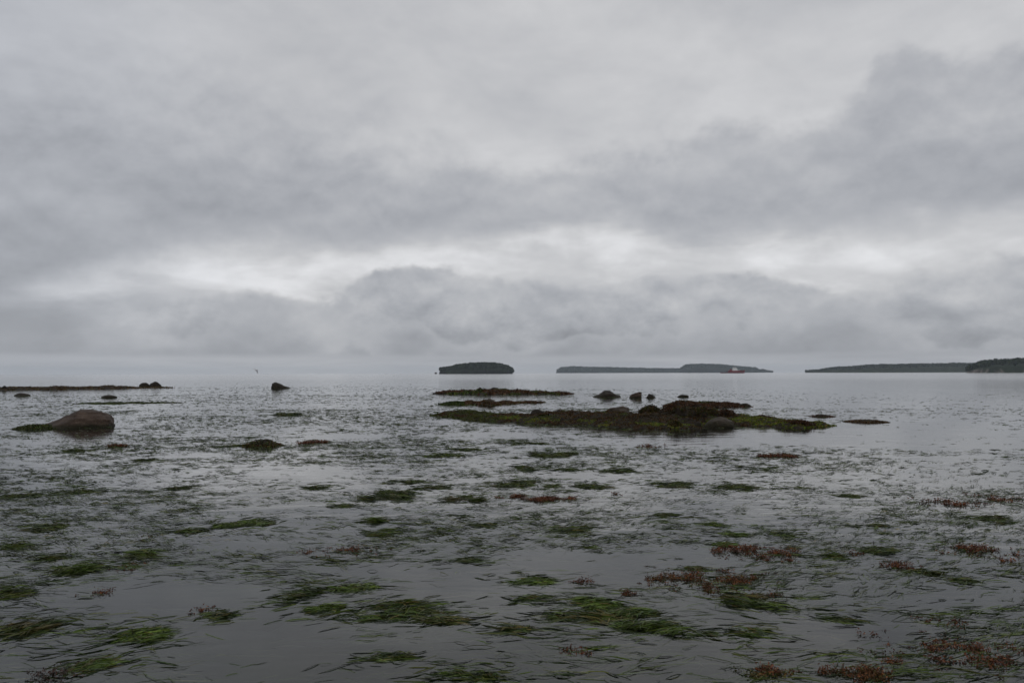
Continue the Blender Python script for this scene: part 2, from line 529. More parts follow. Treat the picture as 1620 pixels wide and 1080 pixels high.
def quads(cx, cy, cz, ux, uy, uz, vx, vy, vz, cols):
    """free leaf faces (kite shaped) from a centre and two half axes"""
    c = np.stack([cx, cy, cz], -1); u = np.stack([ux, uy, uz], -1); v = np.stack([vx, vy, vz], -1)
    V = np.stack([c - u, c - 0.1 * u + v, c + u, c - 0.1 * u - v], 1).reshape(-1, 3)
    F = np.arange(len(V)).reshape(-1, 4)
    return V, F, np.repeat(cols, 4, axis=0)

def rand_dirs(rs, n, up=0.0):
    d = rs.normal(size=(n, 3)); d[:, 2] += up
    return d / np.linalg.norm(d, axis=1, keepdims=True)

def leaf_cloud(rs, P, size, cols, up=0.3, aspect=0.45):
    """small leaves of random attitude at points P"""
    n = len(P)
    u = rand_dirs(rs, n, up); r = rand_dirs(rs, n)
    v = np.cross(u, r); v /= np.maximum(1e-6, np.linalg.norm(v, axis=1, keepdims=True))
    s = size * (0.6 + 0.8 * rs.rand(n))
    u = u * s[:, None]; v = v * s[:, None] * aspect
    return quads(P[:, 0], P[:, 1], P[:, 2], u[:, 0], u[:, 1], u[:, 2], v[:, 0], v[:, 1], v[:, 2], cols)

def flow(x, y):
    """drift direction of the floating blades"""
    return 0.30 * np.sin(0.22 * x + 0.7) + 1.3 * (fbm2(x * 0.33, y * 0.33, 3, 11) - 0.5)

# stretches of open water: (px, py, half-width px, half-height px)
CLEAR = [(960, 895, 260, 30), (420, 1010, 130, 70), (1460, 690, 260, 34), (470, 745, 110, 10), (300, 950, 160, 26),
         (930, 752, 140, 7), (1190, 690, 230, 12), (520, 690, 80, 6), (1330, 1000, 130, 26), (480, 805, 90, 14),
         (1000, 610, 420, 5), (1380, 605, 300, 8), (300, 720, 60, 6), (60, 700, 50, 5), (800, 690, 120, 7), (1560, 940, 120, 20),
         (380, 860, 90, 12), (1100, 700, 200, 10), (640, 900, 100, 14), (250, 935, 90, 18), (730, 930, 130, 16)]
def eelgrass_density(x, y):
    r = np.hypot(x, y)
    # back to pixels, to compare with the stretches above
    d = np.stack([x, y, np.full_like(x, -EYE)], -1)
    f = np.maximum(d @ np.array(FWD), 0.8); px = W / 2 + FPX * (d @ np.array(RGT)) / f; py = H / 2 - FPX * (d @ np.array(UPV)) / f
    k = smooth(fbm2(x * 0.42, y * 0.42, 4, 20), 0.35, 0.55)
    k = 0.36 + 0.64 * k
    k *= 0.48 + 0.52 * smooth(fbm2(x * 2.3, y * 2.3, 2, 31), 0.30, 0.55)
    wob = (fbm2(x * 0.8, y * 0.8, 3, 41) - 0.5) * 1.3
    for cx, cy, hw, hh in CLEAR:
        e = np.hypot((px - cx) / hw, (py - cy) / hh) + wob
        k *= 0.13 + 0.87 * smooth(e, 0.65, 1.1)
    # thins out to the right beyond the reef and towards the open sea
    far = smooth(r, 30, 75)
    right = smooth(px, 900, 1350)
    k *= 1 - 0.72 * right * smooth(r, 12, 22)
    k *= 1 - 0.80 * far * right
    k *= 1 - smooth(r, 95, 170) * 0.9
    return k

def eelgrass():
    """loose blades, mostly in small drifting bunches that share a direction"""
    rs = np.random.RandomState(77)
    parts = []
    #         r0   r1  bunches/m2  blade width factor
    bands = [(-1.0, 2.6, 260, 0.9), (2.6, 7, 860, 0.85), (7, 11, 390, 0.92), (11, 20, 122, 1.15), (20, 35, 46, 1.5), (35, 60, 13, 2.1), (60, 100, 2.6, 3.2), (100, 170, 0.32, 5.0)]
    for r0, r1, dens, wide in bands:
        # a strip of shore wider than the view, reaching past the camera
        n = int(dens * (0.74 * (r1 * r1 - r0 * abs(r0)) + 6.0 * (r1 - r0)))
        y = r0 + (r1 - r0) * rs.rand(n * 2)
        half = 0.74 * np.maximum(y, 0) + 3.0
        y = y[rs.rand(n * 2) < half / half.max()][:n]
        x = (rs.rand(len(y)) * 2 - 1) * (0.74 * np.maximum(y, 0) + 3.0)
        n = len(y)
        den = eelgrass_density(x, y)
        keep = rs.rand(n) < den
        x, y, den = x[keep], y[keep], den[keep]
        n = len(x)
        ang0 = flow(x, y) + rs.normal(size=n) * 0.36
        rise = (0.002 + 0.018 * rs.rand(n) ** 2.2) if r0 < 7 else (0.004 + 0.026 * rs.rand(n) ** 1.7)
        sub = rs.rand(n) < (0.42 if r0 < 11 else 0.08)            # bunches still under the surface
        zb = np.where(sub, -0.010 - 0.04 * rs.rand(n), -0.003 - 0.006 * rs.rand(n))
        size = 0.6 + 0.8 * rs.rand(n)
        cb = pick(rs, GREEN, n)
        pale = sub & (rs.rand(n) < 0.4)
        cb[pale] = pick(rs, OLIVE, n)[pale] * np.array([1.8, 2.0, 3.2])
        cnt = 1 + rs.poisson((1.0 if r0 < 7 else 2.5) + (5.0 if r0 < 7 else 6.0) * den * rs.rand(n) ** 1.5)
        i = np.repeat(np.arange(n), cnt)
        k = len(i)
        along = rs.normal(size=k) * (0.085 if r0 < 7 else 0.065) * size[i]; across = rs.normal(size=k) * (0.028 if r0 < 7 else 0.022) * size[i] * (1 + 0.2 * (wide - 1))
        bx = x[i] + np.cos(ang0[i]) * along - np.sin(ang0[i]) * across
        by = y[i] + np.sin(ang0[i]) * along + np.cos(ang0[i]) * across
        L = ((0.08 + 0.25 * rs.rand(k) ** 1.5) if r0 < 7 else (0.08 + 0.17 * rs.rand(k) ** 1.5)) * size[i] * (1 + 0.05 * (wide - 1))
        wd = (0.0036 + 0.0040 * rs.rand(k)) * wide
        ang = ang0[i] + rs.normal(size=k) * 0.22 + np.where(rs.rand(k) < 0.5, 0, math.pi)
        arch = rise[i] * (0.3 + 0.9 * rs.rand(k)) * (1.0 if r0 < 30 else 0.75)
        tilt = rs.normal(size=k) * 0.6
        c = cb[i] * (0.7 + 0.6 * rs.rand(k, 1))
        parts.append(blades(bx, by, zb[i], L, wd, ang, np.clip(rs.standard_t(3, size=k) * 0.42, -2.2, 2.2), arch, tilt, c, 4 if r0 < 7 else 3))
    for hx, hy, skew, wide, seed, ox, oy, rz in HALO:
        n = len(hx)
        parts.append(blades(ox + hx * math.cos(rz) - hy * math.sin(rz), oy + hx * math.sin(rz) + hy * math.cos(rz), -0.004 - 0.004 * rs.rand(n), 0.10 + 0.22 * rs.rand(n),
                            (0.0045 + 0.004 * rs.rand(n)) * wide, rz + skew + rs.normal(size=n) * 0.35, rs.normal(size=n) * 0.4, 0.003 + 0.010 * rs.rand(n) ** 2, rs.normal(size=n) * 0.6, pick(rs, GREEN, n), 4))
    v, f, c = join_np(parts)
    o = link("eelgrass", mesh_np("eelgrass", v, f, c), M["weed"])
    tag(o, "thin dark green eelgrass blades floating all over the shallows", "seagrass", kind="stuff")

# ------------------------------------------------------------------ single weed clumps
def clump_box(px, py, wpx, hpx):
    p = ground(px, py)
    d = dist(p)
    w = wpx * p.y * math.cos(facing(p)) / FPX
    vs = FPX * EYE / (d * d)                    # pixels per metre of ground depth
    depth = min(0.85 * w, 0.85 * hpx / vs)
    height = 0.48 * min(0.35 * w, max(0.02, (hpx - depth * vs) * d / FPX))
    return p, d, w, depth, height

HALO = []
def green_clump(seed, w, depth, height, d, pal, pal2=None, share=0.0, skew=0.0, core=0.0):
    """ragged web of small bunches of blades, thickest in a few places and full of holes"""
    rs = np.random.RandomState(seed)
    wide = max(1.0, d / 9.0)
    w *= 0.95; depth *= 1.05
    cell = 0.062 * wide ** 0.6                                    # size of one bunch
    nb = int(np.clip(2.4 * w * depth / (cell * cell), 16, 480))
    X = (rs.rand(nb * 6) - 0.5) * w; Y = (rs.rand(nb * 6) - 0.5) * depth
    e = np.hypot(X / (w * 0.5), Y / (depth * 0.5)) + (fbm2(X / w * 3.6 + seed * 2.3, Y / w * 3.6 + 5, 3, 23) - 0.5) * 2.6
    ca, sa = math.cos(skew * 0.7), math.sin(skew * 0.7)
    u = (X * ca + Y * sa); q = (Y * ca - X * sa)
    k = fbm2(u / (0.26 * wide ** 0.5) + seed * 3.1, q / (0.13 * wide ** 0.5) + seed, 3, 13)
    k = k + 0.12 - 0.34 * np.maximum(0, e - 0.25)
    keep = rs.rand(len(X)) < smooth(k, 0.44, 0.60)
    X, Y, k = X[keep][:nb], Y[keep][:nb], k[keep][:nb]
    nb = len(X)
    thick = smooth(k, 0.46, 0.68)
    A0 = skew + 1.2 * (fbm2(X * 3 + seed, Y * 3, 2, 17) - 0.5) + rs.normal(size=nb) * 0.28
    C0 = pick(rs, pal, nb) * (0.75 + 0.4 * thick[:, None])
    if pal2 is not None:
        kk = fbm2(X / w * 2.4 + seed * 1.3, Y / w * 2.4, 2, 8) < share
        C0[kk] = pick(rs, pal2, nb)[kk]
    cnt = 2 + rs.poisson(1.5 + 5.0 * thick)
    i = np.repeat(np.arange(nb), cnt); n = len(i)
    al = rs.normal(size=n) * cell * 0.55; ac = rs.normal(size=n) * cell * 0.28
    x = X[i] + np.cos(A0[i]) * al - np.sin(A0[i]) * ac; y = Y[i] + np.sin(A0[i]) * al + np.cos(A0[i]) * ac
    z = height * thick[i] * (0.05 + 0.9 * rs.rand(n) ** 1.3) - 0.005
    L = np.minimum(0.5 * w, (0.06 + 0.17 * rs.rand(n) ** 1.5) * (1 + 0.10 * (wide - 1)))
    ang = A0[i] + rs.normal(size=n) * 0.33 + np.where(rs.rand(n) < 0.5, 0, math.pi)
    wd = (0.0036 + 0.0036 * rs.rand(n)) * wide
    arch = (0.002 + 0.012 * rs.rand(n) ** 1.6) * (0.5 + 0.8 * thick[i])
    c = C0[i] * (0.5 + 0.9 * rs.rand(n, 1))
    old = rs.rand(n) < 0.12                                       # bleached or rotting blades
    c[old] = pick(rs, OLIVE, n)[old]
    parts = [blades(x, y, z, L, wd, ang, rs.normal(size=n) * 0.55, arch, rs.normal(size=n) * 0.7, c, 4 if d < 9 else 3)]
    nh = int(70 + 150 * min(1.0, w))
    HALO.append((rs.normal(size=nh) * w * 0.55, rs.normal(size=nh) * depth * 0.50, skew, wide, seed))
    if core > 0:
        g = 22
        T, S = np.meshgrid(np.linspace(0, 2 * math.pi, g, endpoint=False), np.linspace(0, 1, 6))
        lb = core * (0.5 + 0.9 * vnoise(np.cos(T) * 2.2 + seed, np.sin(T) * 2.2, 3))
        gx = S * lb * np.cos(T) * w * 0.5; gy = S * lb * np.sin(T) * depth * 0.5
        gz = height * np.maximum(0, 1 - S ** 2) * (0.4 + 0.7 * fbm2(gx / w * 7 + seed, gy / w * 7, 3, 5)) * 0.75 - 0.012
        V = np.stack([gx, gy, gz], -1).reshape(-1, 3)
        idx = np.arange(6 * g).reshape(6, g); nx = np.roll(idx, -1, 1)
        F = np.stack([idx[:-1], nx[:-1], nx[1:], idx[1:]], -1).reshape(-1, 4)
        parts.append((V, F, np.tile(pal[0] * 0.7, (len(V), 1))))
    return join_np(parts)

def red_patch(seed, w, depth, height, d, dense, pal=RED, pal2=None):
    """sprigs of red wrack: short forked fronds breaking the surface in strings and bunches"""
    rs = np.random.RandomState(seed)
    wide = max(1.0, d / 7.0)
    n0 = int(min(1100, max(24, dense * 620 * w * depth / (wide ** 1.1))))
    x = (rs.rand(n0 * 8) - 0.5) * w * 1.25; y = (rs.rand(n0 * 8) - 0.5) * depth * 1.25
    e = np.hypot(x / (w * 0.5), y / (depth * 0.5))
    fq = 5.5 if dense >= 2 else 9.0
    k = fbm2(x * fq / wide ** 0.5 + seed, y * fq / wide ** 0.5, 3, 9) + 0.10 * (max(dense, 0.8) - 1) - (0.30 if dense >= 2 else 0.20) * np.maximum(0, e - 0.35)
    prob = smooth(k, *((0.46, 0.64) if dense >= 2 else (0.44, 0.72))) + (0.03 if dense < 2 else 0.0)
    keep = rs.rand(len(x)) < prob
    x, y, k = x[keep][:n0], y[keep][:n0], k[keep][:n0]
    n = len(x)
    core = smooth(k, 0.45, 0.65)
    h = (0.005 + 0.030 * rs.rand(n) ** 1.8) * (0.55 + 0.6 * core) * min(1.8, wide ** 0.45) + height * 0.35 * core * rs.rand(n)
    lean = rs.normal(size=(n, 2)) * 0.85
    C = pick(rs, pal, n) * (0.75 + 0.35 * core[:, None])
    if pal2 is not None:
        kk = fbm2(x / w * 3 + seed, y / w * 3, 2, 4) < 0.45
        C[kk] = pick(rs, pal2, n)[kk]
    th = rs.rand(n) * math.pi
    sw = 0.0017 * wide
    parts = [quads(x + lean[:, 0] * h * 0.5, y + lean[:, 1] * h * 0.5, h * 0.5 - 0.012,
                   lean[:, 0] * h * 0.5, lean[:, 1] * h * 0.5, h * 0.5 + 0.012,
                   np.cos(th) * sw, np.sin(th) * sw, 0 * h, C * 0.6)]
    m_ = 8
    t = 0.05 + 0.95 * rs.rand(n, m_)
    off = rs.normal(size=(n, m_, 2)) * (0.014 * wide ** 0.8) * (0.35 + t[..., None])
    P = np.stack([x[:, None] + lean[:, :1] * h[:, None] * t + off[..., 0], y[:, None] + lean[:, 1:] * h[:, None] * t + off[..., 1], h[:, None] * t], -1).reshape(-1, 3)
    parts.append(leaf_cloud(rs, P, 0.0075 * wide ** 0.85, np.repeat(C, m_, axis=0) * (0.6 + 0.7 * rs.rand(n * m_, 1)), 0.35, 0.40))
    return join_np(parts)

G1 = "loose tufts of eelgrass afloat in the shallows"
G2 = "sparse sprigs of red seaweed in the shallows"
tuft_label = "small low tuft of green eelgrass blades afloat among loose blades"
sprig_label = "few thin red brown seaweed sprigs poking out of open water"
# kind, px, py (visual centre), width px, height px, label, group, options
CL = [
 ("g", 875, 719, 70, 12, "smooth domed dark green eelgrass mound standing proud of the water", None, {"core": 0.7}),
 ("g", 835, 766, 104, 12, "long green eelgrass mat behind the dense red seaweed strip", None, {}),
 ("g", 936, 768, 62, 11, "short green eelgrass mat at the end of the long mat", None, {}),
 ("g", 838, 741, 62, 9, "narrow eelgrass tuft between domed mound and long mat", None, {}),
 ("g", 615, 784, 92, 22, "slanting ragged dark green eelgrass mat in mid water", None, {"skew": -0.5}),
 ("g", 592, 824, 36, 18, "small upright heap of bright green eelgrass in open water", None, {"pal": "b"}),
 ("g", 735, 789, 60, 18, "green eelgrass tuft with a yellow brown crown", None, {"pal2": "o", "share": 0.5}),
 ("g", 375, 827, 104, 14, "long straight combed green eelgrass bundle beside a clear pool", None, {"skew": 0.5, "pal": "b"}),
 ("g", 125, 899, 74, 24, "bright yellow green combed eelgrass tuft with trailing blade ends", None, {"pal": "b", "skew": 0.4}),
 ("g", 222, 876, 48, 18, "rounded bright green eelgrass tuft with ragged skirt of blades", None, {"pal": "b"}),
 ("g", 80, 881, 62, 16, "dull green eelgrass tuft behind the bright combed tuft", None, {}),
 ("g", 16, 940, 70, 26, "dark spreading eelgrass mat with long slanted blades at its edge", None, {"skew": 0.4}),
 ("g", 46, 996, 92, 26, "hump of eelgrass with an orange brown flank", None, {"pal2": "o", "share": 0.52}),
 ("g", 205, 1004, 112, 26, "flat green eelgrass mat with dark hanging middle over a stalk", None, {"pal": "b", "stalk": (0.05, 0.05)}),
 ("g", 150, 1052, 84, 16, "bright green spray of long eelgrass blades beside grey red seaweed", None, {"pal": "b"}),
 ("g", 345, 974, 50, 16, "solitary small eelgrass tuft at the edge of dark open water", None, {}),
 ("g", 478, 938, 50, 26, "loose eelgrass tuft trailing single blades into clear water", None, {}),
 ("g", 525, 968, 76, 24, "bright green eelgrass tuft lying at the end of the big ragged mat", None, {"pal": "b", "skew": 0.35}),
 ("g", 622, 966, 116, 34, "big ragged eelgrass mat with a vivid green patch", None, {"pal2": "b", "share": 0.5}),
 ("g", 705, 975, 86, 22, "tangled olive brown eelgrass tail dragging from the big ragged mat", None, {"pal": "o2"}),
 ("g", 845, 919, 66, 14, "low pointed eelgrass hump beside sparse red sprigs", None, {"pal": "b"}),
 ("g", 850, 946, 46, 16, "brownish combed eelgrass tuft behind the big tangled mat", None, {"pal": "o2"}),
 ("g", 940, 951, 86, 24, "thick draped bright green eelgrass tuft behind the big tangled mat", None, {"pal": "b"}),
 ("g", 1015, 982, 118, 44, "largest thick tangle of eelgrass with yellow green front edge", None, {"pal2": "b", "share": 0.5, "skew": 0.4}),
 ("g", 920, 975, 100, 20, "olive green eelgrass mat joined to the largest tangle", None, {"pal": "o2"}),
 ("g", 820, 996, 80, 14, "frayed dark olive eelgrass mat beside the largest tangle", None, {"pal": "o2"}),
 ("g", 1190, 950, 86, 30, "eelgrass clump with pale arched blades over a brown core", None, {"pal2": "o", "share": 0.45}),
 ("g", 1192, 1000, 46, 18, "small green eelgrass tuft below the clump with pale arched blades", None, {"pal": "b"}),
 ("g", 712, 1070, 66, 20, "vivid green eelgrass tuft close to the shore", None, {"pal": "b"}),
 ("g", 1465, 906, 36, 16, "olive eelgrass hump with reddish top beside loose red sprigs", None, {"pal2": "o", "share": 0.5}),
 ("g", 1390, 870, 50, 16, "dark green eelgrass tuft caught on an upright stick", None, {"stalk": (-0.1, 0.09)}),
 ("g", 455, 656, 38, 8, "dark olive weed heap lying alone in bright water", None, {}),
 ("g", 205, 637, 170, 4.5, "long thin green weed bank lying behind the brown boulder", None, {}),
 ("g", 735, 640, 70, 5, "faint flat green weed strip beside the small brown bar", None, {}),
] + [("g", x, y, w, h, tuft_label, G1, {"pal": c}) for x, y, w, h, c in [
 (895, 742, 36, 7, "g"), (25, 864, 36, 14, "g"), (560, 931, 70, 16, "b"), (765, 1069, 32, 14, "g"), (1105, 900, 32, 10, "g"),
 (1265, 878, 36, 11, "b"), (1320, 881, 38, 10, "g"), (1375, 832, 64, 12, "g"), (1560, 821, 76, 13, "g"), (1165, 771, 66, 12, "g"),
 (1345, 784, 26, 7, "g"), (1240, 845, 32, 8, "g"), (690, 771, 56, 9, "g"), (1060, 766, 72, 10, "g"), (1056, 817, 60, 9, "g"),
 (905, 836, 60, 14, "g"), (765, 831, 40, 10, "g"), (120, 713, 30, 6, "g"), (372, 706, 26, 6, "g"), (735, 711, 46, 6, "g"),
 (640, 762, 60, 9, "g"), (620, 842, 60, 12, "g"), (1130, 829, 30, 9, "b"), (1160, 846, 40, 10, "b"), (40, 785, 60, 9, "g"), (130, 778, 40, 8, "g"),
 (230, 729, 44, 6, "g"), (500, 770, 40, 9, "g"), (1145, 861, 34, 10, "b"), (1530, 921, 60, 12, "g"), (740, 886, 40, 8, "g"), (1110, 1003, 50, 9, "g"),
 (450, 950, 44, 12, "g"), (880, 975, 40, 10, "g"), (610, 1040, 60, 10, "g"), (1330, 980, 50, 8, "g"), (285, 772, 30, 7, "g"), (830, 700, 50, 5, "g"),
 (700, 720, 60, 6, "g"), (1200, 742, 60, 5, "g"), (980, 745, 60, 6, "g"), (540, 800, 36, 8, "g"), (300, 840, 40, 7, "g"), (70, 835, 60, 10, "g")]] + [
 ("r", 832, 789, 86, 11, "dense low strip of rust red seaweed in mid water", None, {"dense": 2.2}),
 ("r", 897, 789, 22, 9, "little dark red seaweed clump beside the dense rust red strip", None, {"dense": 3.2}),
 ("r", 495, 700, 40, 6, "compact rust red seaweed heap in bright water near a mossy rock", None, {"dense": 2.4}),
 ("r", 1236, 722, 62, 9, "dark brown red seaweed heap alone in bright water beyond open shallows", None, {"dense": 2.2, "pal2": "o"}),
 ("r", 1192, 874, 112, 46, "wide loose bed of dark red seaweed sprigs around an eelgrass tuft", None, {"dense": 1.5}),
 ("r", 1128, 919, 190, 34, "long orange brown band of seaweed sprigs behind an eelgrass clump", None, {"dense": 1.6, "pal": "or"}),
 ("r", 545, 872, 120, 14, "thin line of red seaweed sprigs along a clear pool", None, {"dense": 0.8}),
 ("r", 1432, 898, 70, 26, "loose red seaweed patch next to an olive eelgrass hump", None, {"dense": 1.2}),
 ("r", 1570, 874, 130, 36, "broad loose bed of red seaweed beside the outer eelgrass", None, {"dense": 1.2}),
 ("r", 1200, 1064, 112, 34, "dense bushy dark red seaweed clump with green blades on top", None, {"dense": 2.4, "pal2": "o"}),
 ("r", 1345, 1068, 150, 32, "dense bushy rust brown seaweed clump close to the shore", None, {"dense": 2.2, "pal": "or"}),
 ("r", 1490, 1032, 220, 56, "scattered dark red seaweed sprigs spreading from the bushy rust clump", None, {"dense": 0.9}),
 ("r", 1490, 796, 130, 9, "thin dark red seaweed line drifting across rippled water", None, {"dense": 0.6}),
 ("r", 1580, 790, 90, 9, "dark red seaweed line beyond the end of another such line", None, {"dense": 0.6}),
 ("r", 90, 1068, 90, 22, "grey red matted seaweed beside a bright spray of eelgrass", None, {"dense": 1.3, "pal": "gr"}),
 ("r", 190, 706, 28, 6, "small brown seaweed heap in front of the big boulder", None, {"dense": 4.5, "pal": "or"}),
] + [("r", x, y, w, h, sprig_label, G2, {"dense": 0.5}) for x, y, w, h in [
 (208, 898, 60, 10), (228, 848, 24, 10), (150, 938, 46, 8), (925, 920, 40, 10), (1000, 939, 30, 9), (900, 1030, 60, 14),
 (1252, 885, 22, 8), (320, 965, 40, 8), (1500, 985, 90, 10), (1030, 706, 40, 6), (965, 782, 34, 5), (1355, 877, 24, 10)]]
PAL = {"g": GREEN, "b": np.concatenate([BRIGHT, GREEN[1:3]]), "o": OLIVE, "o2": np.concatenate([OLIVE, GREEN]), "or": np.concatenate([BROWN, RED[:2], OLIVE[:1]]),
       "gr": np.array([(0.06, 0.04, 0.035), (0.045, 0.035, 0.03), (0.08, 0.04, 0.03)])}
NEAR = [(875, 719, "domed dark green mound"), (835, 766, "long green mat"), (936, 768, "short green mat"), (838, 741, "narrow tuft behind the long mat"), (615, 784, "slanting ragged mat"),
        (592, 824, "upright bright heap"), (735, 789, "yellow brown crowned tuft"), (375, 827, "straight combed bundle"), (125, 899, "bright combed tuft"), (222, 876, "rounded bright tuft"),
        (16, 940, "dark spreading mat"), (46, 996, "hump with orange brown flank"), (205, 1004, "flat mat over a stalk"), (345, 974, "solitary small tuft"), (478, 938, "loose trailing tuft"),
        (622, 966, "big ragged mat"), (845, 919, "low pointed hump"), (940, 951, "thick draped tuft"), (1015, 982, "largest tangle"), (1190, 950, "clump with pale arched blades"),
        (712, 1070, "vivid tuft close to the shore"), (1465, 906, "olive hump"), (1390, 870, "tuft on an upright stick"), (455, 656, "lone olive weed heap"), (832, 789, "dense rust red strip"),
        (495, 700, "compact rust red heap"), (1236, 722, "lone brown red heap"), (1192, 874, "wide loose red bed"), (1128, 919, "orange brown seaweed band"), (545, 872, "thin line of red sprigs"),
        (1432, 898, "loose red patch"), (1570, 874, "broad loose red bed"), (1490, 796, "thin dark red line"), (1345, 1068, "bushy rust brown clump"), (125, 676, "big brown boulder"), (415, 706, "mossy rock"), (1000, 665, "stony reef")]
USED = set()
def near_name(first, px, py, spots):
    """first + where it lies next to; takes the next neighbour when a name is taken"""
    for q in sorted(spots, key=lambda t: math.hypot(t[0] - px, (t[1] - py) * 2.5)):
        side = "behind" if py < q[1] - 9 else "in front of" if py > q[1] + 9 else "beside"
        name = "%s %s the %s" % (first, side, q[2])
        if name not in USED:
            USED.add(name)
            return name
def tuft_name(px, py, wp, hp, bright):
    size = "tiny" if wp < 34 else "small" if wp < 50 else "wide flat"
    return near_name("%s %s eelgrass tuft" % (size, "bright green" if bright else "dark green"), px, py, NEAR)
for i, (kind, px, py, wp, hp, label, grp, op) in enumerate(CL):
    if label == tuft_label:
        label = tuft_name(px, py, wp, hp, op["pal"] == "b")
    p, d, w, dep, hgt = clump_box(px, py, wp, hp)
    if kind == "g":
        pal2 = PAL[op["pal2"]] if "pal2" in op else None
        v, f, c = green_clump(100 + i, w, dep, hgt, d, PAL[op.get("pal", "g")], pal2, op.get("share", 0), op.get("skew", float(flow(p.x, p.y))), op.get("core", 0.0))
        o = link("eelgrass_clump", mesh_np("eelgrass_clump", v, f, c), M["weed"], None, (p.x, p.y, 0.0))
        o.rotation_euler[2] = facing(p)
        HALO[-1] += (p.x, p.y, facing(p))
        if "stalk" in op:
            x_, h_ = op["stalk"]
            bm = bmesh.new()
            rs = random.Random(i)
            a_ = Vector((x_ * w, -dep * 0.12, -0.06))
            for k_ in range(3):
                b_ = a_ + Vector((rs.uniform(-0.012, 0.012), rs.uniform(-0.01, 0.01), (h_ + 0.06) / 3))
                r_ = 0.0055 - 0.0012 * k_
                ring = [[bm.verts.new(q_ + Vector((math.cos(t_ * 1.257) * rr_, math.sin(t_ * 1.257) * rr_, 0))) for t_ in range(5)] for q_, rr_ in ((a_, r_), (b_, r_ - 0.0012))]
                for t_ in range(5):
                    bm.faces.new((ring[0][t_], ring[0][(t_ + 1) % 5], ring[1][(t_ + 1) % 5], ring[1][t_]))
                bm.faces.new(ring[1])
                a_ = b_
            ms_ = bpy.data.meshes.new("stalk"); bm.to_mesh(ms_); bm.free()
            link("stalk", ms_, M["dark_rock"], o)
        tag(o, label, "seagrass", grp or "eelgrass clumps in the shallows")
    else:
        pal2 = PAL[op["pal2"]] if "pal2" in op else None
        v, f, c = red_patch(100 + i, w, dep, hgt, d, op.get("dense", 1), PAL.get(op.get("pal"), RED), pal2)
        o = link("red_seaweed", mesh_np("red_seaweed", v, f, c), M["weed_red"], None, (p.x, p.y, 0.0))
        o.rotation_euler[2] = facing(p)
        tag(o, label, "seaweed", grp or "red seaweed in the shallows", "stuff" if op.get("dense", 1) < 2 else None)

# loose blades last, with those drifting round each clump
eelgrass()

# ------------------------------------------------------------------ rocks
def ico(sub):
    bm = bmesh.new()
    bmesh.ops.create_icosphere(bm, subdivisions=sub, radius=1.0)
    v = np.array([x.co[:] for x in bm.verts]); f = np.array([[a.index for a in q.verts] for q in bm.faces])
    bm.free()
    return v, f
ICO = {k: ico(k) for k in (1, 2, 3, 4, 5)}

def rock_mesh(seed, sx, sy, sz, sub=4, prof=None, rough=0.19, ledge=0.0, flat=0.0):
    v, f = ICO[sub]
    v = v.copy()
    if prof is not None:
        x = v[:, 0]
        c = np.maximum(0.10, np.sqrt(np.maximum(0, 1 - x * x)))
        ph = np.interp(x, [q[0] for q in prof], [q[1] for q in prof])
        dp = np.minimum(1, c * 1.7)
        v = np.stack([x, v[:, 1] / c * dp, np.clip(v[:, 2] / c, -1, 1) * ph], -1)
    if flat:
        v[:, 2] = np.where(v[:, 2] > 0, np.tanh(v[:, 2] * (1 + 3 * flat)) / math.tanh(1 + 3 * flat), v[:, 2])
    out = np.empty_like(v)
    for i, q in enumerate(v):
        p = Vector(q) * 1.3 + Vector((seed * 7.13, seed * 3.7, seed * 1.9))
        d = (mn.fractal(p, 0.9, 2.1, 5) * rough) + (mn.ridged_multi_fractal(p * 0.8, 1.0, 2.0, 3, 1.0, 2.0) - 1.0) * rough * 0.35
        if ledge:
            s = q[2] * 5 + 1.5 * mn.noise(p * 0.7)
            d += ledge * (abs((s % 1.0) - 0.5) - 0.25)
        out[i] = q * (1 + d)
    out *= np.array([sx, sy, sz])
    return mesh_np("rock", out, f, smooth=True)

def drape(seed, w, depth, height, d, pal, n, up=0.25, size=0.03):
    """weed skirt: leaves hanging over a low dome footprint"""
    rs = np.random.RandomState(seed)
    r = np.sqrt(rs.rand(n)); th = rs.rand(n) * 2 * math.pi
    P = np.stack([r * np.cos(th) * w / 2, r * np.sin(th) * depth / 2, np.maximum(0, 1 - r ** 2) * height * (0.3 + 0.7 * rs.rand(n))], -1)
    return leaf_cloud(rs, P, size, pick(rs, pal, n), up, 0.3)

def put_rock(px, py, wpx, hpx, label, mat, seed, group=None, depth=0.8, name="rock", sink=0.25, z=0.0, rotz=0.0, **kw):
    p = ground(px, py, z)
    w = wpx * p.y * math.cos(facing(p)) / FPX; h = hpx * dist(p) * math.cos(facing(p)) / FPX
    me = rock_mesh(seed, w * 0.5, w * 0.5 * depth, h / (1 - sink) * 1.02, **kw)
    o = link(name, me, mat, None, behind(p, w * 0.5 * depth * 0.8) + Vector((0, 0, -h * sink)))
    o.rotation_euler[2] = rotz + facing(p)
    tag(o, label, "rock", group)
    return o, p, w, h

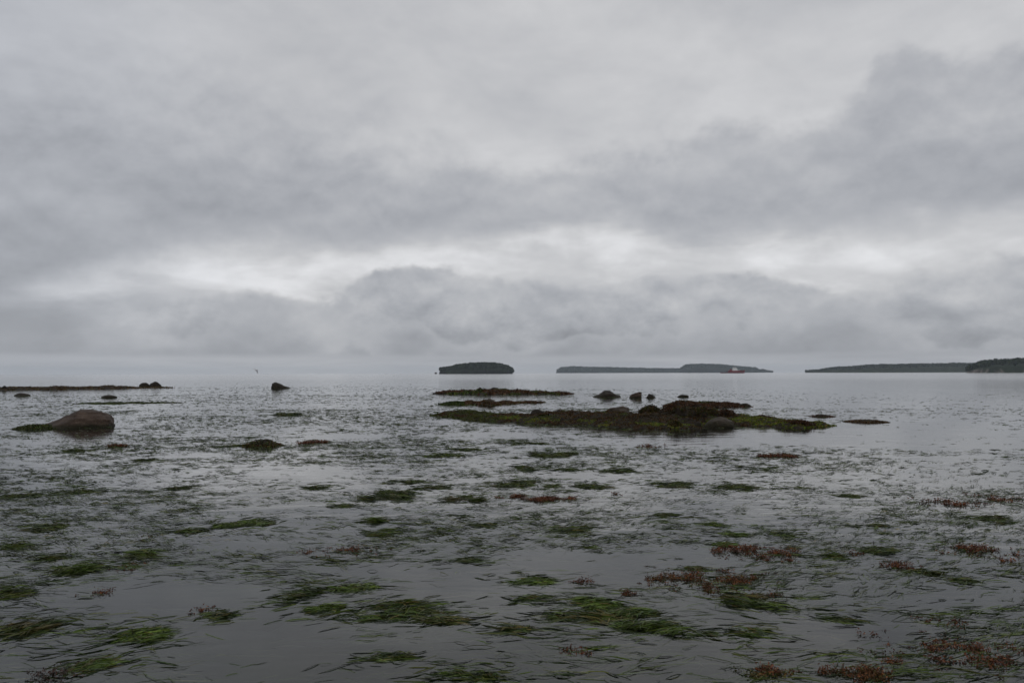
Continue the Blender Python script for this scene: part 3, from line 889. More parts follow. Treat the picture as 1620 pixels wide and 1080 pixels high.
# the big brown boulder with its weed tail
bp = ground(122, 676)
bw = 128 * bp.y * math.cos(facing(bp)) / FPX; bh = 27 * dist(bp) * math.cos(facing(bp)) / FPX
prof = [(-1, 0.03), (-0.75, 0.20), (-0.45, 0.48), (-0.15, 0.82), (0.08, 1.0), (0.35, 0.97), (0.62, 0.86), (0.82, 0.68), (0.93, 0.44), (1, 0.12)]
bo = link("boulder", rock_mesh(3, bw * 0.5, bw * 0.42, bh * 1.06, 5, prof, 0.085, 0.06), M["granite"], None, behind(bp, bw * 0.33) + Vector((0, 0, -0.03)))
bo.rotation_euler[2] = facing(bp)
tag(bo, "large brown granite boulder with sloping weedy tail", "rock")
v, f, c = drape(9, bw * 0.62, bw * 0.5, 0.14, 23, np.concatenate([GREEN, OLIVE[:2]]), 2600, 0.1, 0.04)
s_ = link("seaweed_skirt", mesh_np("seaweed_skirt", v, f, c), M["weed"], bo, (-bw * 0.48, -bw * 0.26, 0.02))
s_["label"] = "green weed fringe on the low end of the boulder"

prof_l = [(-1, 0.3), (-0.9, 0.85), (-0.55, 1.0), (-0.2, 0.85), (0.3, 0.5), (0.8, 0.18), (1, 0.04)]
put_rock(447, 614, 34, 8, "dark wedge shaped rock leaning alone in far bright water", M["dark_rock"], 5, prof=prof_l, sub=4)
put_rock(958, 628, 50, 9.5, "dark weedy humped rock in line with a small reddish rock", M["dark_rock"], 6, sub=4, prof=[(-1, .02), (-.5, .45), (-.1, .95), (.2, 1), (.6, .7), (1, .15)])
o, p, w, h = put_rock(1005, 629, 20, 8, "small reddish brown rock with dark knob on top", M["granite"], 7, sub=4, prof=[(-1, .1), (-.5, .7), (0, .85), (.5, 1), (.9, .9), (1, .4)])
k_ = link("knob", rock_mesh(31, w * 0.16, w * 0.16, h * 0.26, 3), M["dark_rock"], o, (w * 0.36, -w * 0.06, h * 1.12))
k_["label"] = "dark lump on the upper edge of the rock"
put_rock(1030, 629, 17, 5, "low dark flat rock next to the reddish rock", M["dark_rock"], 8, sub=3, prof=[(-1, .1), (-.4, 1), (.3, .8), (1, .1)])
put_rock(1081, 628, 18, 3.6, "little green weed covered rock beyond the reef", M["dark_rock"], 12, sub=3)
put_rock(35, 626, 28, 3.6, "low smooth brown hump in front of the far seaweed bar", M["rock"], 13, sub=3)
put_rock(172, 629, 28, 3.6, "low brown flat topped hump near the green weed bank", M["rock"], 14, sub=3)
put_rock(7, 617, 14, 6, "dark square rock at the end of the far seaweed bar", M["dark_rock"], 15, sub=3)
put_rock(228, 611, 18, 5, "dark jagged rock on the tip of the far seaweed bar", M["dark_rock"], 16, sub=3)
put_rock(246, 611, 20, 6, "dark peaked rock on the tip of the far seaweed bar", M["dark_rock"], 17, sub=3)
def mossy(px, py, wpx, hpx, label, seed, pal, n):
    o, p, w, h = put_rock(px, py, wpx, hpx, label, M["dark_rock"], seed, sub=4, prof=[(-1, .03), (-.5, .6), (-.1, 1), (.35, .95), (.7, .5), (1, .05)])
    v, f, c = drape(seed + 50, w * 1.35, w * 1.0, h * 1.25, 16, pal, n, 0.1, 0.032)
    link("moss", mesh_np("moss", v, f, c), M["weed"], o, (0, -w * 0.05, h * 0.15))
mossy(415, 706, 52, 9, "mossy brown topped rock with a green weed collar", 18, np.concatenate([BROWN, OLIVE, GREEN]), 1500)
mossy(1370, 668, 56, 3.4, "low rust brown weed covered rock beyond the end of the reef", 19, np.concatenate([BROWN, OLIVE[:1]]), 2600)
mossy(1300, 659, 34, 3, "small dark brown weedy rock just off the reef end", 20, BROWN, 500)

# ------------------------------------------------------------------ reef and seaweed bars
def reef_field(name, label, bumps, x0, x1, y0, y1, step, seed, rough, mat, tails=()):
    """low bank: a height field of overlapping humps, below the water at its rim.
    bumps: (px, py of the foot line, half width px, height px, half depth m)"""
    xs = np.arange(x0, x1, step); ys = np.arange(y0, y1, step)
    X, Y = np.meshgrid(xs, ys)
    wob = (fbm2(X * 1.1, Y * 1.1, 3, seed) - 0.5)
    Z = np.full_like(X, -0.25)
    for px, py, hw, hp, hd in bumps:
        p = ground(px, py)
        w = hw * p.y / FPX; h = hp * dist(p) / FPX * 0.92
        e = np.hypot((X - p.x) / w, (Y - (p.y + hd * 0.8)) / hd) + wob * 0.5
        Z = np.maximum(Z, (h + 0.10) * np.clip(1 - e ** 1.9, -1, 1) - 0.10)
    Z = Z + (fbm2(X * 2.6, Y * 2.6, 4, seed + 3) - 0.5) * rough * smooth(Z, -0.12, 0.10) + (fbm2(X * 7, Y * 7, 3, seed + 7) - 0.5) * rough * 0.5
    nx, ny = len(xs), len(ys)
    idx = np.arange(nx * ny).reshape(ny, nx)
    F = np.stack([idx[:-1, :-1], idx[:-1, 1:], idx[1:, 1:], idx[1:, :-1]], -1).reshape(-1, 4)
    zf = Z.ravel()[F].max(1)
    F = F[zf > -0.2]
    used = np.unique(F); remap = -np.ones(nx * ny, int); remap[used] = np.arange(len(used))
    V = np.stack([X, Y, Z], -1).reshape(-1, 3)[used]
    o = link(name, mesh_np(name, V, remap[F], smooth=True), mat)
    tag(o, label, kind="structure")
    return o, X, Y, Z

def cover(o, name, label, X, Y, Z, seed, n, size, colour, zmin=-0.015, lift=0.03):
    """weed leaves lying over a bank"""
    rs = np.random.RandomState(seed)
    ny, nx = X.shape
    ok = np.argwhere(Z[:-1, :-1] > zmin)
    k = ok[rs.randint(0, len(ok), n)]
    st = X[0, 1] - X[0, 0]
    fx = rs.rand(n); fy = rs.rand(n)
    x = X[k[:, 0], k[:, 1]] + fx * st; y = Y[k[:, 0], k[:, 1]] + fy * st
    z = (Z[k[:, 0], k[:, 1]] * (1 - fx) + Z[k[:, 0], np.minimum(nx - 1, k[:, 1] + 1)] * fx)
    c = colour(rs, x, y, z, n)
    P = np.stack([x, y, np.maximum(z, 0) + lift * (rs.rand(n) ** 2)], -1)
    v, f, c = leaf_cloud(rs, P, size * (0.7 + 0.6 * rs.rand()), c, 0.15, 0.32)
    w = link(name, mesh_np(name, v, f, c), M["wrack"], o)
    w["kind"] = "stuff"
    return w

M["mud"] = plain_mat("weedy_mud", (0.016, 0.012, 0.007), 0.8, 0.5, 5.0)
M["wrack"] = weed_mat("wrack", 0.5, 0.10)

REEF = [ # px, foot py, half width px, height px, half depth m
 (730, 662, 70, 3, 3.2), (800, 668, 90, 5, 3.0), (860, 670, 60, 10, 1.5), (900, 670, 110, 12, 2.4), (960, 672, 80, 17, 1.8), (1000, 676, 70, 18, 1.5),
 (1040, 675, 60, 17, 1.7), (1085, 672, 62, 19, 1.8), (1130, 672, 40, 15, 1.5), (1165, 672, 60, 11, 1.6), (1215, 674, 70, 10, 1.9),
 (1262, 677, 50, 8, 1.2), (1300, 675, 40, 2.5, 1.0), (1050, 679, 90, 5, 0.7), (1020, 678, 60, 4, 0.8)]
REAR = [(1100, 646, 40, 8, 2.0), (1135, 645, 45, 6, 2.2), (1170, 644, 30, 3, 2.0)]
pA, pB = ground(650, 660), ground(1330, 660)
reef, RX, RY, RZ = reef_field("reef", "long low weed covered reef of stones in the shallows", REEF, pA.x - 1.5, pB.x + 1.5, 20.5, 36.0, 0.09, 51, 0.26, M["mud"])
def col_of(p):
    """photo column of ground points, used to place the weed zones along the bank"""
    return 810 + FPX * p[0] / p[1]
def reef_colour(rs, x, y, z, n):
    px = 810 + FPX * x / y
    nz = fbm2(x * 0.9, y * 0.9, 3, 61); nz2 = fbm2(x * 1.7, y * 1.1, 3, 66)
    c = pick(rs, np.concatenate([BROWN, BROWN, OLIVE]), n) * 0.85
    g = (px < 790) & (nz < 0.58) | (nz2 < 0.42)
    c[g] = pick(rs, np.concatenate([GREEN[1:3], OLIVE[:2]]), n)[g]
    b = ((px > 1160) & (nz2 < 0.60)) | ((px > 790) & (z < 0.13) & (nz2 < 0.52))
    c[b] = pick(rs, np.concatenate([BRIGHT, BRIGHT, OLIVE]), n)[b] * np.array([1.7, 1.5, 1.1])
    d = (px > 1010) & (px < 1170) & (z > 0.22) & (nz > 0.40)
    c[d] = pick(rs, np.concatenate([BROWN, OLIVE]), n)[d] * 0.38
    return c
cover(reef, "seaweed_cover", "", RX, RY, RZ, 71, 100000, 0.033, reef_colour)
rear, X2, Y2, Z2 = reef_field("rear_ridge", "dark brown weed ridge behind the reef", REAR, ground(1050, 646).x, ground(1230, 646).x, 33.5, 46, 0.12, 55, 0.16, M["mud"])
brownish = lambda rs, x, y, z, n: np.where(fbm2(x * .8, y * .8, 3, 64)[:, None] < 0.42, pick(rs, np.concatenate([OLIVE, GREEN]), n), pick(rs, BROWN, n)) * 0.9
cover(rear, "seaweed_cover", "", X2, Y2, Z2, 72, 9000, 0.07, brownish)
# two weed bars beyond the reef, and the long bar far out
barA, X3, Y3, Z3 = reef_field("far_weed_bar", "long thin olive weed bar with stony humps beyond the reef",
    [(715, 624, 44, 2, 5), (745, 624, 36, 4, 4), (765, 624, 24, 6, 3), (792, 623.5, 30, 5.5, 4), (820, 624, 34, 4, 4), (850, 624, 36, 2.2, 4), (885, 624.5, 30, 1, 3)], ground(660, 622).x, ground(930, 622).x, 50, 82, 0.22, 57, 0.30, M["mud"])
cover(barA, "seaweed_cover", "", X3, Y3, Z3, 73, 9000, 0.12, lambda rs, x, y, z, n: np.where(fbm2(x * .5, y * .5, 3, 64)[:, None] < 0.5, pick(rs, np.concatenate([OLIVE, BRIGHT, GREEN]), n), pick(rs, BROWN, n)))
barB, X4, Y4, Z4 = reef_field("small_brown_bar", "short rust brown weed bar around a pale stone",
    [(715, 642, 44, 1.2, 3), (742, 641, 30, 2.5, 2.5), (770, 641.5, 26, 5, 2), (800, 640, 30, 2.2, 2), (840, 638, 34, 0.8, 1.6)], ground(660, 640).x, ground(920, 640).x, 32, 50, 0.13, 58, 0.18, M["mud"])
cover(barB, "seaweed_cover", "", X4, Y4, Z4, 74, 9000, 0.08, lambda rs, x, y, z, n: np.where((810 + FPX * x / y < 735)[:, None], pick(rs, GREEN, n), pick(rs, np.concatenate([BROWN, OLIVE[:1]]), n)))
barC, X5, Y5, Z5 = reef_field("shore_weed_bar", "long dark brown weed bar lying far out along the water",
    [(-90, 618, 60, 2.2, 6), (-20, 617.5, 55, 3.0, 6), (30, 617, 46, 2.0, 5), (66, 616.5, 22, 4.2, 4), (105, 616, 40, 2.0, 4), (118, 615.5, 14, 3.4, 3), (140, 615.5, 16, 4.2, 4), (168, 615, 16, 3.0, 4), (190, 614.5, 30, 1.2, 3), (225, 614, 40, 1.0, 3)],
    ground(-180, 616).x, ground(300, 613).x, 66, 112, 0.35, 59, 0.30, M["mud"])
cover(barC, "seaweed_cover", "", X5, Y5, Z5, 75, 11000, 0.11, lambda rs, x, y, z, n: pick(rs, np.concatenate([BROWN, OLIVE]), n) * 1.1)

# stones on the reef: one seat height per stone, taken from the bank under it
def seat(x, y):
    j = int(np.clip((x - RX[0, 0]) / 0.09, 0, RX.shape[1] - 1)); i = int(np.clip((y - RY[0, 0]) / 0.09, 0, RX.shape[0] - 1))
    return max(0.0, float(RZ[i, j]))
def reef_stone(px, py, wpx, hpx, dy, label, mat, seed, group=None, name="stone", **kw):
    """stone whose photo foot is at px,py, standing dy metres behind the bank's front foot line there"""
    y = dy
    d = ray(px, py); t = y / d.y
    x = d.x * t; z = EYE + d.z * t
    w = wpx * y / FPX; h = hpx * y / FPX
    g = min(z, seat(x, y) + 0.05)
    me = rock_mesh(seed, w * 0.5, w * 0.42, (z + h - g) * 0.75 + 0.06, **kw)
    o = link(name, me, mat, None, (x, y + w * 0.3, g + (z + h - g) * 0.25 - 0.06))
    tag(o, label, "rock", group)
    if wpx > 25 and mat is not M["pale_rock"]:
        stone_weed(o, seed, int(3200 * w), BROWN if seed % 2 else np.concatenate([BROWN, OLIVE, GREEN[1:3]]))
    return o
def stone_weed(o, seed, n, pal, size=0.030, low=0.1):
    """weed hanging over the upper faces of a stone"""
    rs = np.random.RandomState(seed)
    me = o.data
    V = np.array([v.co[:] for v in me.vertices]); N = np.array([v.normal[:] for v in me.vertices])
    k = fbm2(V[:, 0] * 3 + seed, V[:, 1] * 3 + V[:, 2] * 3, 3, 71)
    ok = np.where((N[:, 2] > low) & (k < 0.62))[0]
    i = ok[rs.randint(0, len(ok), n)]
    P = V[i] + rs.normal(size=(n, 3)) * 0.02 + N[i] * 0.008
    v, f, c = leaf_cloud(rs, P, size, pick(rs, pal, n) * 0.75, -0.2, 0.32)
    w = link("seaweed", mesh_np("seaweed", v, f, c), M["wrack"], o)
    w["kind"] = "stuff"
reef_stone(1142, 676, 46, 15, 23.0, "rounded pale topped boulder on the front edge of the reef", M["pale_rock"], 41, name="boulder", sub=4, rough=0.13)
reef_stone(1085, 660, 42, 14, 24.6, "big dark blocky rock in the heart of the reef", M["dark_rock"], 42, name="boulder", sub=4, flat=0.15, ledge=0.10, rough=0.28)
reef_stone(1060, 657, 34, 19, 25.4, "tilted dark slab leaning on the big blocky reef rock", M["dark_rock"], 43, name="boulder", sub=4, prof=[(-1, .1), (-.5, .5), (0, .75), (.6, 1), (.9, .9), (1, .3)])
reef_stone(1118, 662, 44, 17, 24.8, "dark sloping rock between the blocky rock and the pale boulder", M["dark_rock"], 44, name="boulder", sub=4)
reef_stone(1266, 677, 52, 9, 22.9, "long dark flat sided rock capped with green weed at the reef end", M["dark_rock"], 45, name="boulder", sub=4, flat=0.4, rough=0.25)
reef_stone(980, 650, 34, 6, 28.5, "long flat pale slab on top of the reef", M["pale_rock"], 46, name="slab", sub=4, flat=0.3, rough=0.3)
reef_stone(1104, 651, 34, 10, 26.6, "dark knobbly rock crowning the reef behind the blocky rock", M["dark_rock"], 57, name="boulder", sub=4, rough=0.3)
reef_stone(1030, 655, 36, 12, 25.8, "low dark weedy rock beside the tilted slab", M["dark_rock"], 58, name="boulder", sub=4, rough=0.25)
reef_stone(1150, 660, 34, 10, 25.2, "black wet rock behind the pale topped boulder", M["dark_rock"], 59, name="boulder", sub=4, rough=0.25)
reef_stone(850, 655, 24, 7, 27.0, "dark hump stone at the thin end of the reef", M["dark_rock"], 47, sub=3)
reef_stone(1010, 660, 12, 5, 24.6, "small pale pinkish stone low on the reef side", M["pale_rock"], 48, sub=3)
reef_stone(1024, 664, 16, 5, 24.2, "small grey brown stone beside a pale pinkish stone", M["rock"], 49, sub=3)
reef_stone(914, 657, 16, 5, 26.0, "small grey stone half sunk in brown weed of the reef", M["rock"], 50, sub=3)
reef_stone(1065, 677, 30, 10, 22.6, "low dark rock with rusty weed at the reef front edge", M["dark_rock"], 52, sub=3)
o, p, w, h = put_rock(775, 640, 22, 8, "pale grey topped stone on the short rust brown bar", M["pale_rock"], 53, sub=3)
put_rock(760, 622, 18, 8, "dark stony hump on the long olive weed bar", M["dark_rock"], 54, sub=3)
put_rock(782, 621, 22, 8, "taller dark stony hump on the long olive weed bar", M["dark_rock"], 55, sub=3)
put_rock(1178, 643, 22, 5, "dark boulder at the end of the rear brown ridge", M["dark_rock"], 56, sub=3)
STONES = [(1142, 676, "rounded pale topped boulder"), (1085, 660, "big dark blocky rock"), (1060, 657, "tilted dark slab"), (980, 650, "long flat pale slab"), (850, 655, "dark hump stone"),
          (1010, 660, "pale pinkish stone"), (914, 657, "small grey stone"), (1065, 677, "low rusty weeded rock"), (1266, 677, "flat sided end rock"), (1118, 662, "dark sloping rock"), (1104, 650, "knobbly crowning rock")]
for i, (px, py, wp, hp, dy) in enumerate([(940, 660, 10, 4, 25.8), (890, 663, 9, 3, 25.0), (1000, 668, 9, 4, 23.9), (1040, 671, 11, 4, 23.4), (1105, 672, 12, 5, 23.2), (1190, 668, 12, 4, 24.2),
                                      (960, 655, 10, 4, 27.0), (1225, 666, 10, 4, 24.4), (870, 660, 9, 3, 26.0), (1150, 655, 12, 5, 25.8)]):
    reef_stone(px, py, wp, hp, dy, near_name("small wet stone in reef weed", px, py, STONES), M["rock"], 80 + i, "small stones in the reef weed", sub=3)

# ------------------------------------------------------------------ islands and headlands
def land_mat(name, cliff, grass, tall):
    mt, nt, b, o = new_mat(name)
    geo = nt.nodes.new("ShaderNodeNewGeometry")
    sp = nt.nodes.new("ShaderNodeSeparateXYZ"); nt.links.new(geo.outputs["Normal"], sp.inputs[0])
    mp = nt.nodes.new("ShaderNodeMapping"); mp.inputs["Scale"].default_value = (0.12, 0.12, 0.03)
    nt.links.new(geo.outputs["Position"], mp.inputs["Vector"])
    f = noise_node(nt, 1.0, 6, 0.65, mp.outputs[0], 0.6)
    rockc = ramp_node(nt, f, [(0.35, tuple(c * 0.35 for c in cliff)), (0.5, tuple(c * 0.75 for c in cliff)), (0.68, tuple(c * 1.5 for c in cliff))])
    f2 = noise_node(nt, 0.05, 5, 0.6, geo.outputs["Position"])
    grassc = ramp_node(nt, f2, [(0.35, tuple(c * 0.6 for c in grass)), (0.65, tuple(c * 1.3 for c in grass))])
    ad = nt.nodes.new("ShaderNodeMath"); ad.operation = "MULTIPLY_ADD"
    nt.links.new(f, ad.inputs[0]); ad.inputs[1].default_value = -0.35; nt.links.new(sp.outputs[2], ad.inputs[2])
    mr = nt.nodes.new("ShaderNodeMapRange"); mr.interpolation_type = "SMOOTHSTEP"
    nt.links.new(ad.outputs[0], mr.inputs[0]); mr.inputs[1].default_value = tall - 0.15; mr.inputs[2].default_value = tall + 0.15
    mx = nt.nodes.new("ShaderNodeMix"); mx.data_type = "RGBA"
    nt.links.new(mr.outputs[0], mx.inputs[0]); nt.links.new(rockc, mx.inputs[6]); nt.links.new(grassc, mx.inputs[7])
    nt.links.new(mx.outputs[2], b.inputs["Base Color"])
    b.inputs["Roughness"].default_value = 0.95
    b.inputs["Specular IOR Level"].default_value = 0.05
    return mt

FOREST = 0.72 * np.array([(0.030, 0.046, 0.022), (0.040, 0.060, 0.026), (0.024, 0.038, 0.022), (0.050, 0.068, 0.030)])
def land(name, label, D, prof, depth, mat, seed, trees, tree_h, cliff=0.45, step=6.0, lean=0.0, leaf=1.5, per=40, cover_to=0.9):
    """land whose skyline follows prof = [(photo column, photo row of the top)], standing D metres out.
    Cross-section: a cliff at the water, then a slope to a rounded top; the wood stands on the slope and top."""
    rs = np.random.RandomState(seed)
    pxs = np.array([q[0] for q in prof], float)
    hts = np.array([max(0.0, (horizon_y(q[0]) - q[1])) * D / FPX * math.cos(math.atan((q[0] - 810) / FPX)) for q in prof]) + EYE
    X0, X1 = (pxs[0] - 810) / FPX * D, (pxs[-1] - 810) / FPX * D
    nx = max(24, int((X1 - X0) / step)); ny = 30
    xs = np.linspace(X0, X1, nx); s = np.linspace(-1, 1, ny)
    Hx = np.interp(xs, (pxs - 810) / FPX * D, hts)
    Hx = Hx - np.where(Hx > tree_h * 1.3, tree_h * 0.75, 0.5 * np.minimum(Hx, tree_h))
    Hx = np.maximum(Hx, 0.6)
    a = np.abs(s)
    g = np.interp(a[::-1], [0, 0.35, 0.7, 0.86, 0.94, 1.0], [1.0, 0.97, 0.80, 0.62, cliff * 0.9, -0.05])[::-1]
    endt = np.minimum(1, np.minimum(np.arange(nx), np.arange(nx)[::-1]) / (nx * 0.10) + 0.12)
    S, XX = np.meshgrid(s, xs, indexing="ij")
    front = (fbm2(XX / 38.0, np.zeros_like(XX) + seed, 4, seed) - 0.5) * 0.30
    dep = depth * 0.5 * np.sqrt(endt)[None, :]
    YY = D + S * dep * (1 + front)
    ZZ = g[:, None] * Hx[None, :] * (1 + (fbm2(XX / 30.0, YY / 30.0, 4, seed + 2) - 0.5) * 0.22)
    ZZ[0, :] = -2; ZZ[-1, :] = -2
    YY += (fbm2(XX / 9.0, ZZ / 14.0, 3, seed + 5) - 0.5) * 7 * (np.abs(S) > 0.8)
    ZZ[:, 0] = -1; ZZ[:, -1] = -1
    XX = XX * YY / D
    idx = np.arange(nx * ny).reshape(ny, nx)
    F = np.stack([idx[:-1, :-1], idx[:-1, 1:], idx[1:, 1:], idx[1:, :-1]], -1).reshape(-1, 4)
    o = link(name, mesh_np(name, np.stack([XX, YY, ZZ], -1).reshape(-1, 3), F, smooth=False), mat)
    tag(o, label, kind="structure")
    # wood
    n = trees
    fi = rs.rand(n) * (nx - 1); si = (rs.rand(n) * cover_to) * 0.5 * (ny - 1) + (1 - cover_to) * 0.25 * (ny - 1) + rs.rand(n) * 0.22 * ny
    si = np.clip(si, 2, ny - 3)
    i0 = fi.astype(int); j0 = si.astype(int)
    tx = XX[j0, i0] + (fi - i0) * (xs[1] - xs[0]); ty = YY[j0, i0]; tz = ZZ[j0, i0]
    fj = si - j0
    ty = ty * (1 - fj) + YY[np.minimum(ny - 1, j0 + 1), i0] * fj; tz = tz * (1 - fj) + ZZ[np.minimum(ny - 1, j0 + 1), i0] * fj
    ok = tz > Hx[i0] * cliff * (0.75 + 0.4 * rs.rand(n))
    tx, ty, tz = tx[ok], ty[ok], tz[ok]; n = len(tx)
    hh = tree_h * (0.45 + 0.75 * rs.rand(n) ** 1.5) * (0.75 + 0.6 * fbm2(tx / 25.0, ty / 25.0, 3, seed + 9)); rad = hh * (0.30 + 0.2 * rs.rand(n))
    C = pick(rs, FOREST, n)
    d = rand_dirs(rs, n * per, 0.35)
    rr = rs.rand(n * per, 1) ** 0.4
    k = np.repeat(np.arange(n), per)
    P = np.stack([tx[k] + d[:, 0] * rr[:, 0] * rad[k], ty[k] + d[:, 1] * rr[:, 0] * rad[k], tz[k] + hh[k] * 0.55 + d[:, 2] * rr[:, 0] * hh[k] * 0.5], -1)
    v, f, c = leaf_cloud(rs, P, leaf, C[k] * (0.65 + 0.7 * rs.rand(n * per, 1)), 0.2, 0.7)
    w = link("forest", mesh_np("forest", v, f, c), M["foliage"], o)
    w["kind"] = "stuff"
    return o
M["foliage"] = weed_mat("foliage", 0.9, 0.03)
M["land_dark"] = land_mat("island_ground", (0.014, 0.012, 0.0135), (0.012, 0.018, 0.009), 0.45)
M["land_cliff"] = land_mat("headland_ground", (0.15, 0.13, 0.115), (0.015, 0.022, 0.012), 0.50)
M["land_grass"] = land_mat("spit_ground", (0.022, 0.020, 0.020), (0.018, 0.025, 0.012), 0.35)

land("island", "small dark wooded island with cliffs standing alone on the horizon", 1500,
     [(694, 589), (695, 583), (705, 582), (712, 581), (720, 578), (735, 576), (760, 575), (785, 575), (800, 578), (807, 582), (810, 586), (812, 589)],
     130, M["land_dark"], 11, 1300, 4.5, 0.34, 2.5, 0.0, 1.4, 32)
land("low_island", "long low flat blue grey island behind the red ship", 4400,
     [(879, 588.5), (881, 584), (888, 580.5), (905, 579.5), (930, 580.5), (960, 581), (1000, 582), (1040, 582.5), (1078, 583), (1100, 586), (1110, 588.5)],
     260, M["land_dark"], 12, 1900, 6.5, 0.30, 6.0, 0.0, 2.3, 18)
land("hilly_island", "taller rounded wooded island right behind the red ship", 4000,
     [(1074, 588.4), (1076, 581), (1084, 577), (1095, 576), (1110, 575.5), (1130, 575.5), (1145, 577), (1160, 578.5), (1180, 580), (1195, 581.5), (1201, 585), (1206, 584), (1212, 586), (1219, 587.5), (1222, 588.3)],
     240, M["land_dark"], 13, 1600, 6.5, 0.30, 5.0, 0.0, 2.3, 18)
land("wooded_spit", "long rising green spit running out to a low point", 2400,
     [(1272, 588), (1280, 586.5), (1300, 584), (1325, 580), (1345, 579.5), (1370, 577), (1400, 576), (1440, 575), (1480, 574), (1510, 573), (1540, 573), (1600, 572), (1680, 570), (1760, 572), (1800, 586)],
     420, M["land_grass"], 14, 3200, 5.0, 0.22, 6.0, 0.0, 2.0, 18)
land("cliff_headland", "wooded headland with bare pale rock cliffs", 1250,
     [(1527, 587), (1533, 580), (1540, 576), (1548, 572), (1556, 569.5), (1570, 568), (1585, 567), (1605, 566), (1640, 565), (1700, 563), (1780, 562), (1860, 566), (1930, 574), (1960, 586)],
     300, M["land_cliff"], 15, 2000, 5.5, 0.55, 3.5, 0.0, 1.4, 34)
p = ground(689.5, 589.7 + 0.9)
st = link("sea_stack", rock_mesh(61, 2.5, 2.3, 2.7, 3, rough=0.25), M["dark_rock"], None, ((689.5 - 810) / FPX * 1500, 1500, 0.2))
tag(st, "tiny dark sea stack just off the end of the lone wooded island", "rock")

# ------------------------------------------------------------------ ship
M["hull_red"] = plain_mat("hull_red", (0.17, 0.004, 0.007), 0.6, 0.2, 0.3)
M["hull_dark"] = plain_mat("dark_paint", (0.03, 0.03, 0.035), 0.5, 0.2, 0.5)
M["ship_white"] = plain_mat("white_paint", (0.82, 0.82, 0.80), 0.45, 0.06, 0.3)
M["deck_grey"] = plain_mat("deck_paint", (0.13, 0.10, 0.09), 0.7, 0.2, 0.4)
M["ship_glass"] = plain_mat("bridge_glass", (0.02, 0.025, 0.03), 0.1, 0.2, 0.5)
M["orange"] = plain_mat("lifeboat_orange", (0.6, 0.16, 0.03), 0.5, 0.1, 0.5)

def box(bm, x0, x1, y0, y1, z0, z1, tx=0.0):
    """box; tx slants its front and back"""
    vs = [bm.verts.new(c) for c in ((x0, y0, z0), (x1, y0, z0), (x1, y1, z0), (x0, y1, z0), (x0 + tx, y0, z1), (x1 - tx, y0, z1), (x1 - tx, y1, z1), (x0 + tx, y1, z1))]
    for q in ((3, 2, 1, 0), (4, 5, 6, 7), (0, 1, 5, 4), (1, 2, 6, 5), (2, 3, 7, 6), (3, 0, 4, 7)):
        bm.faces.new([vs[i] for i in q])
def tube(bm, a, b, r0, r1, n=8):
    a, b = Vector(a), Vector(b)
    q = (b - a).to_track_quat("Z", "Y")
    ra = [bm.verts.new(a + q @ Vector((math.cos(2 * math.pi * i / n) * r0, math.sin(2 * math.pi * i / n) * r0, 0))) for i in range(n)]
    rb = [bm.verts.new(b + q @ Vector((math.cos(2 * math.pi * i / n) * r1, math.sin(2 * math.pi * i / n) * r1, 0))) for i in range(n)]
    for i in range(n):
        bm.faces.new((ra[i], ra[(i + 1) % n], rb[(i + 1) % n], rb[i]))
    bm.faces.new(rb); bm.faces.new(ra[::-1])
def bm_obj(name, fn, mat, parent):
    bm = bmesh.new(); fn(bm)
    bmesh.ops.recalc_face_normals(bm, faces=bm.faces)
    me = bpy.data.meshes.new(name); bm.to_mesh(me); bm.free()
    return link(name, me, mat, parent)

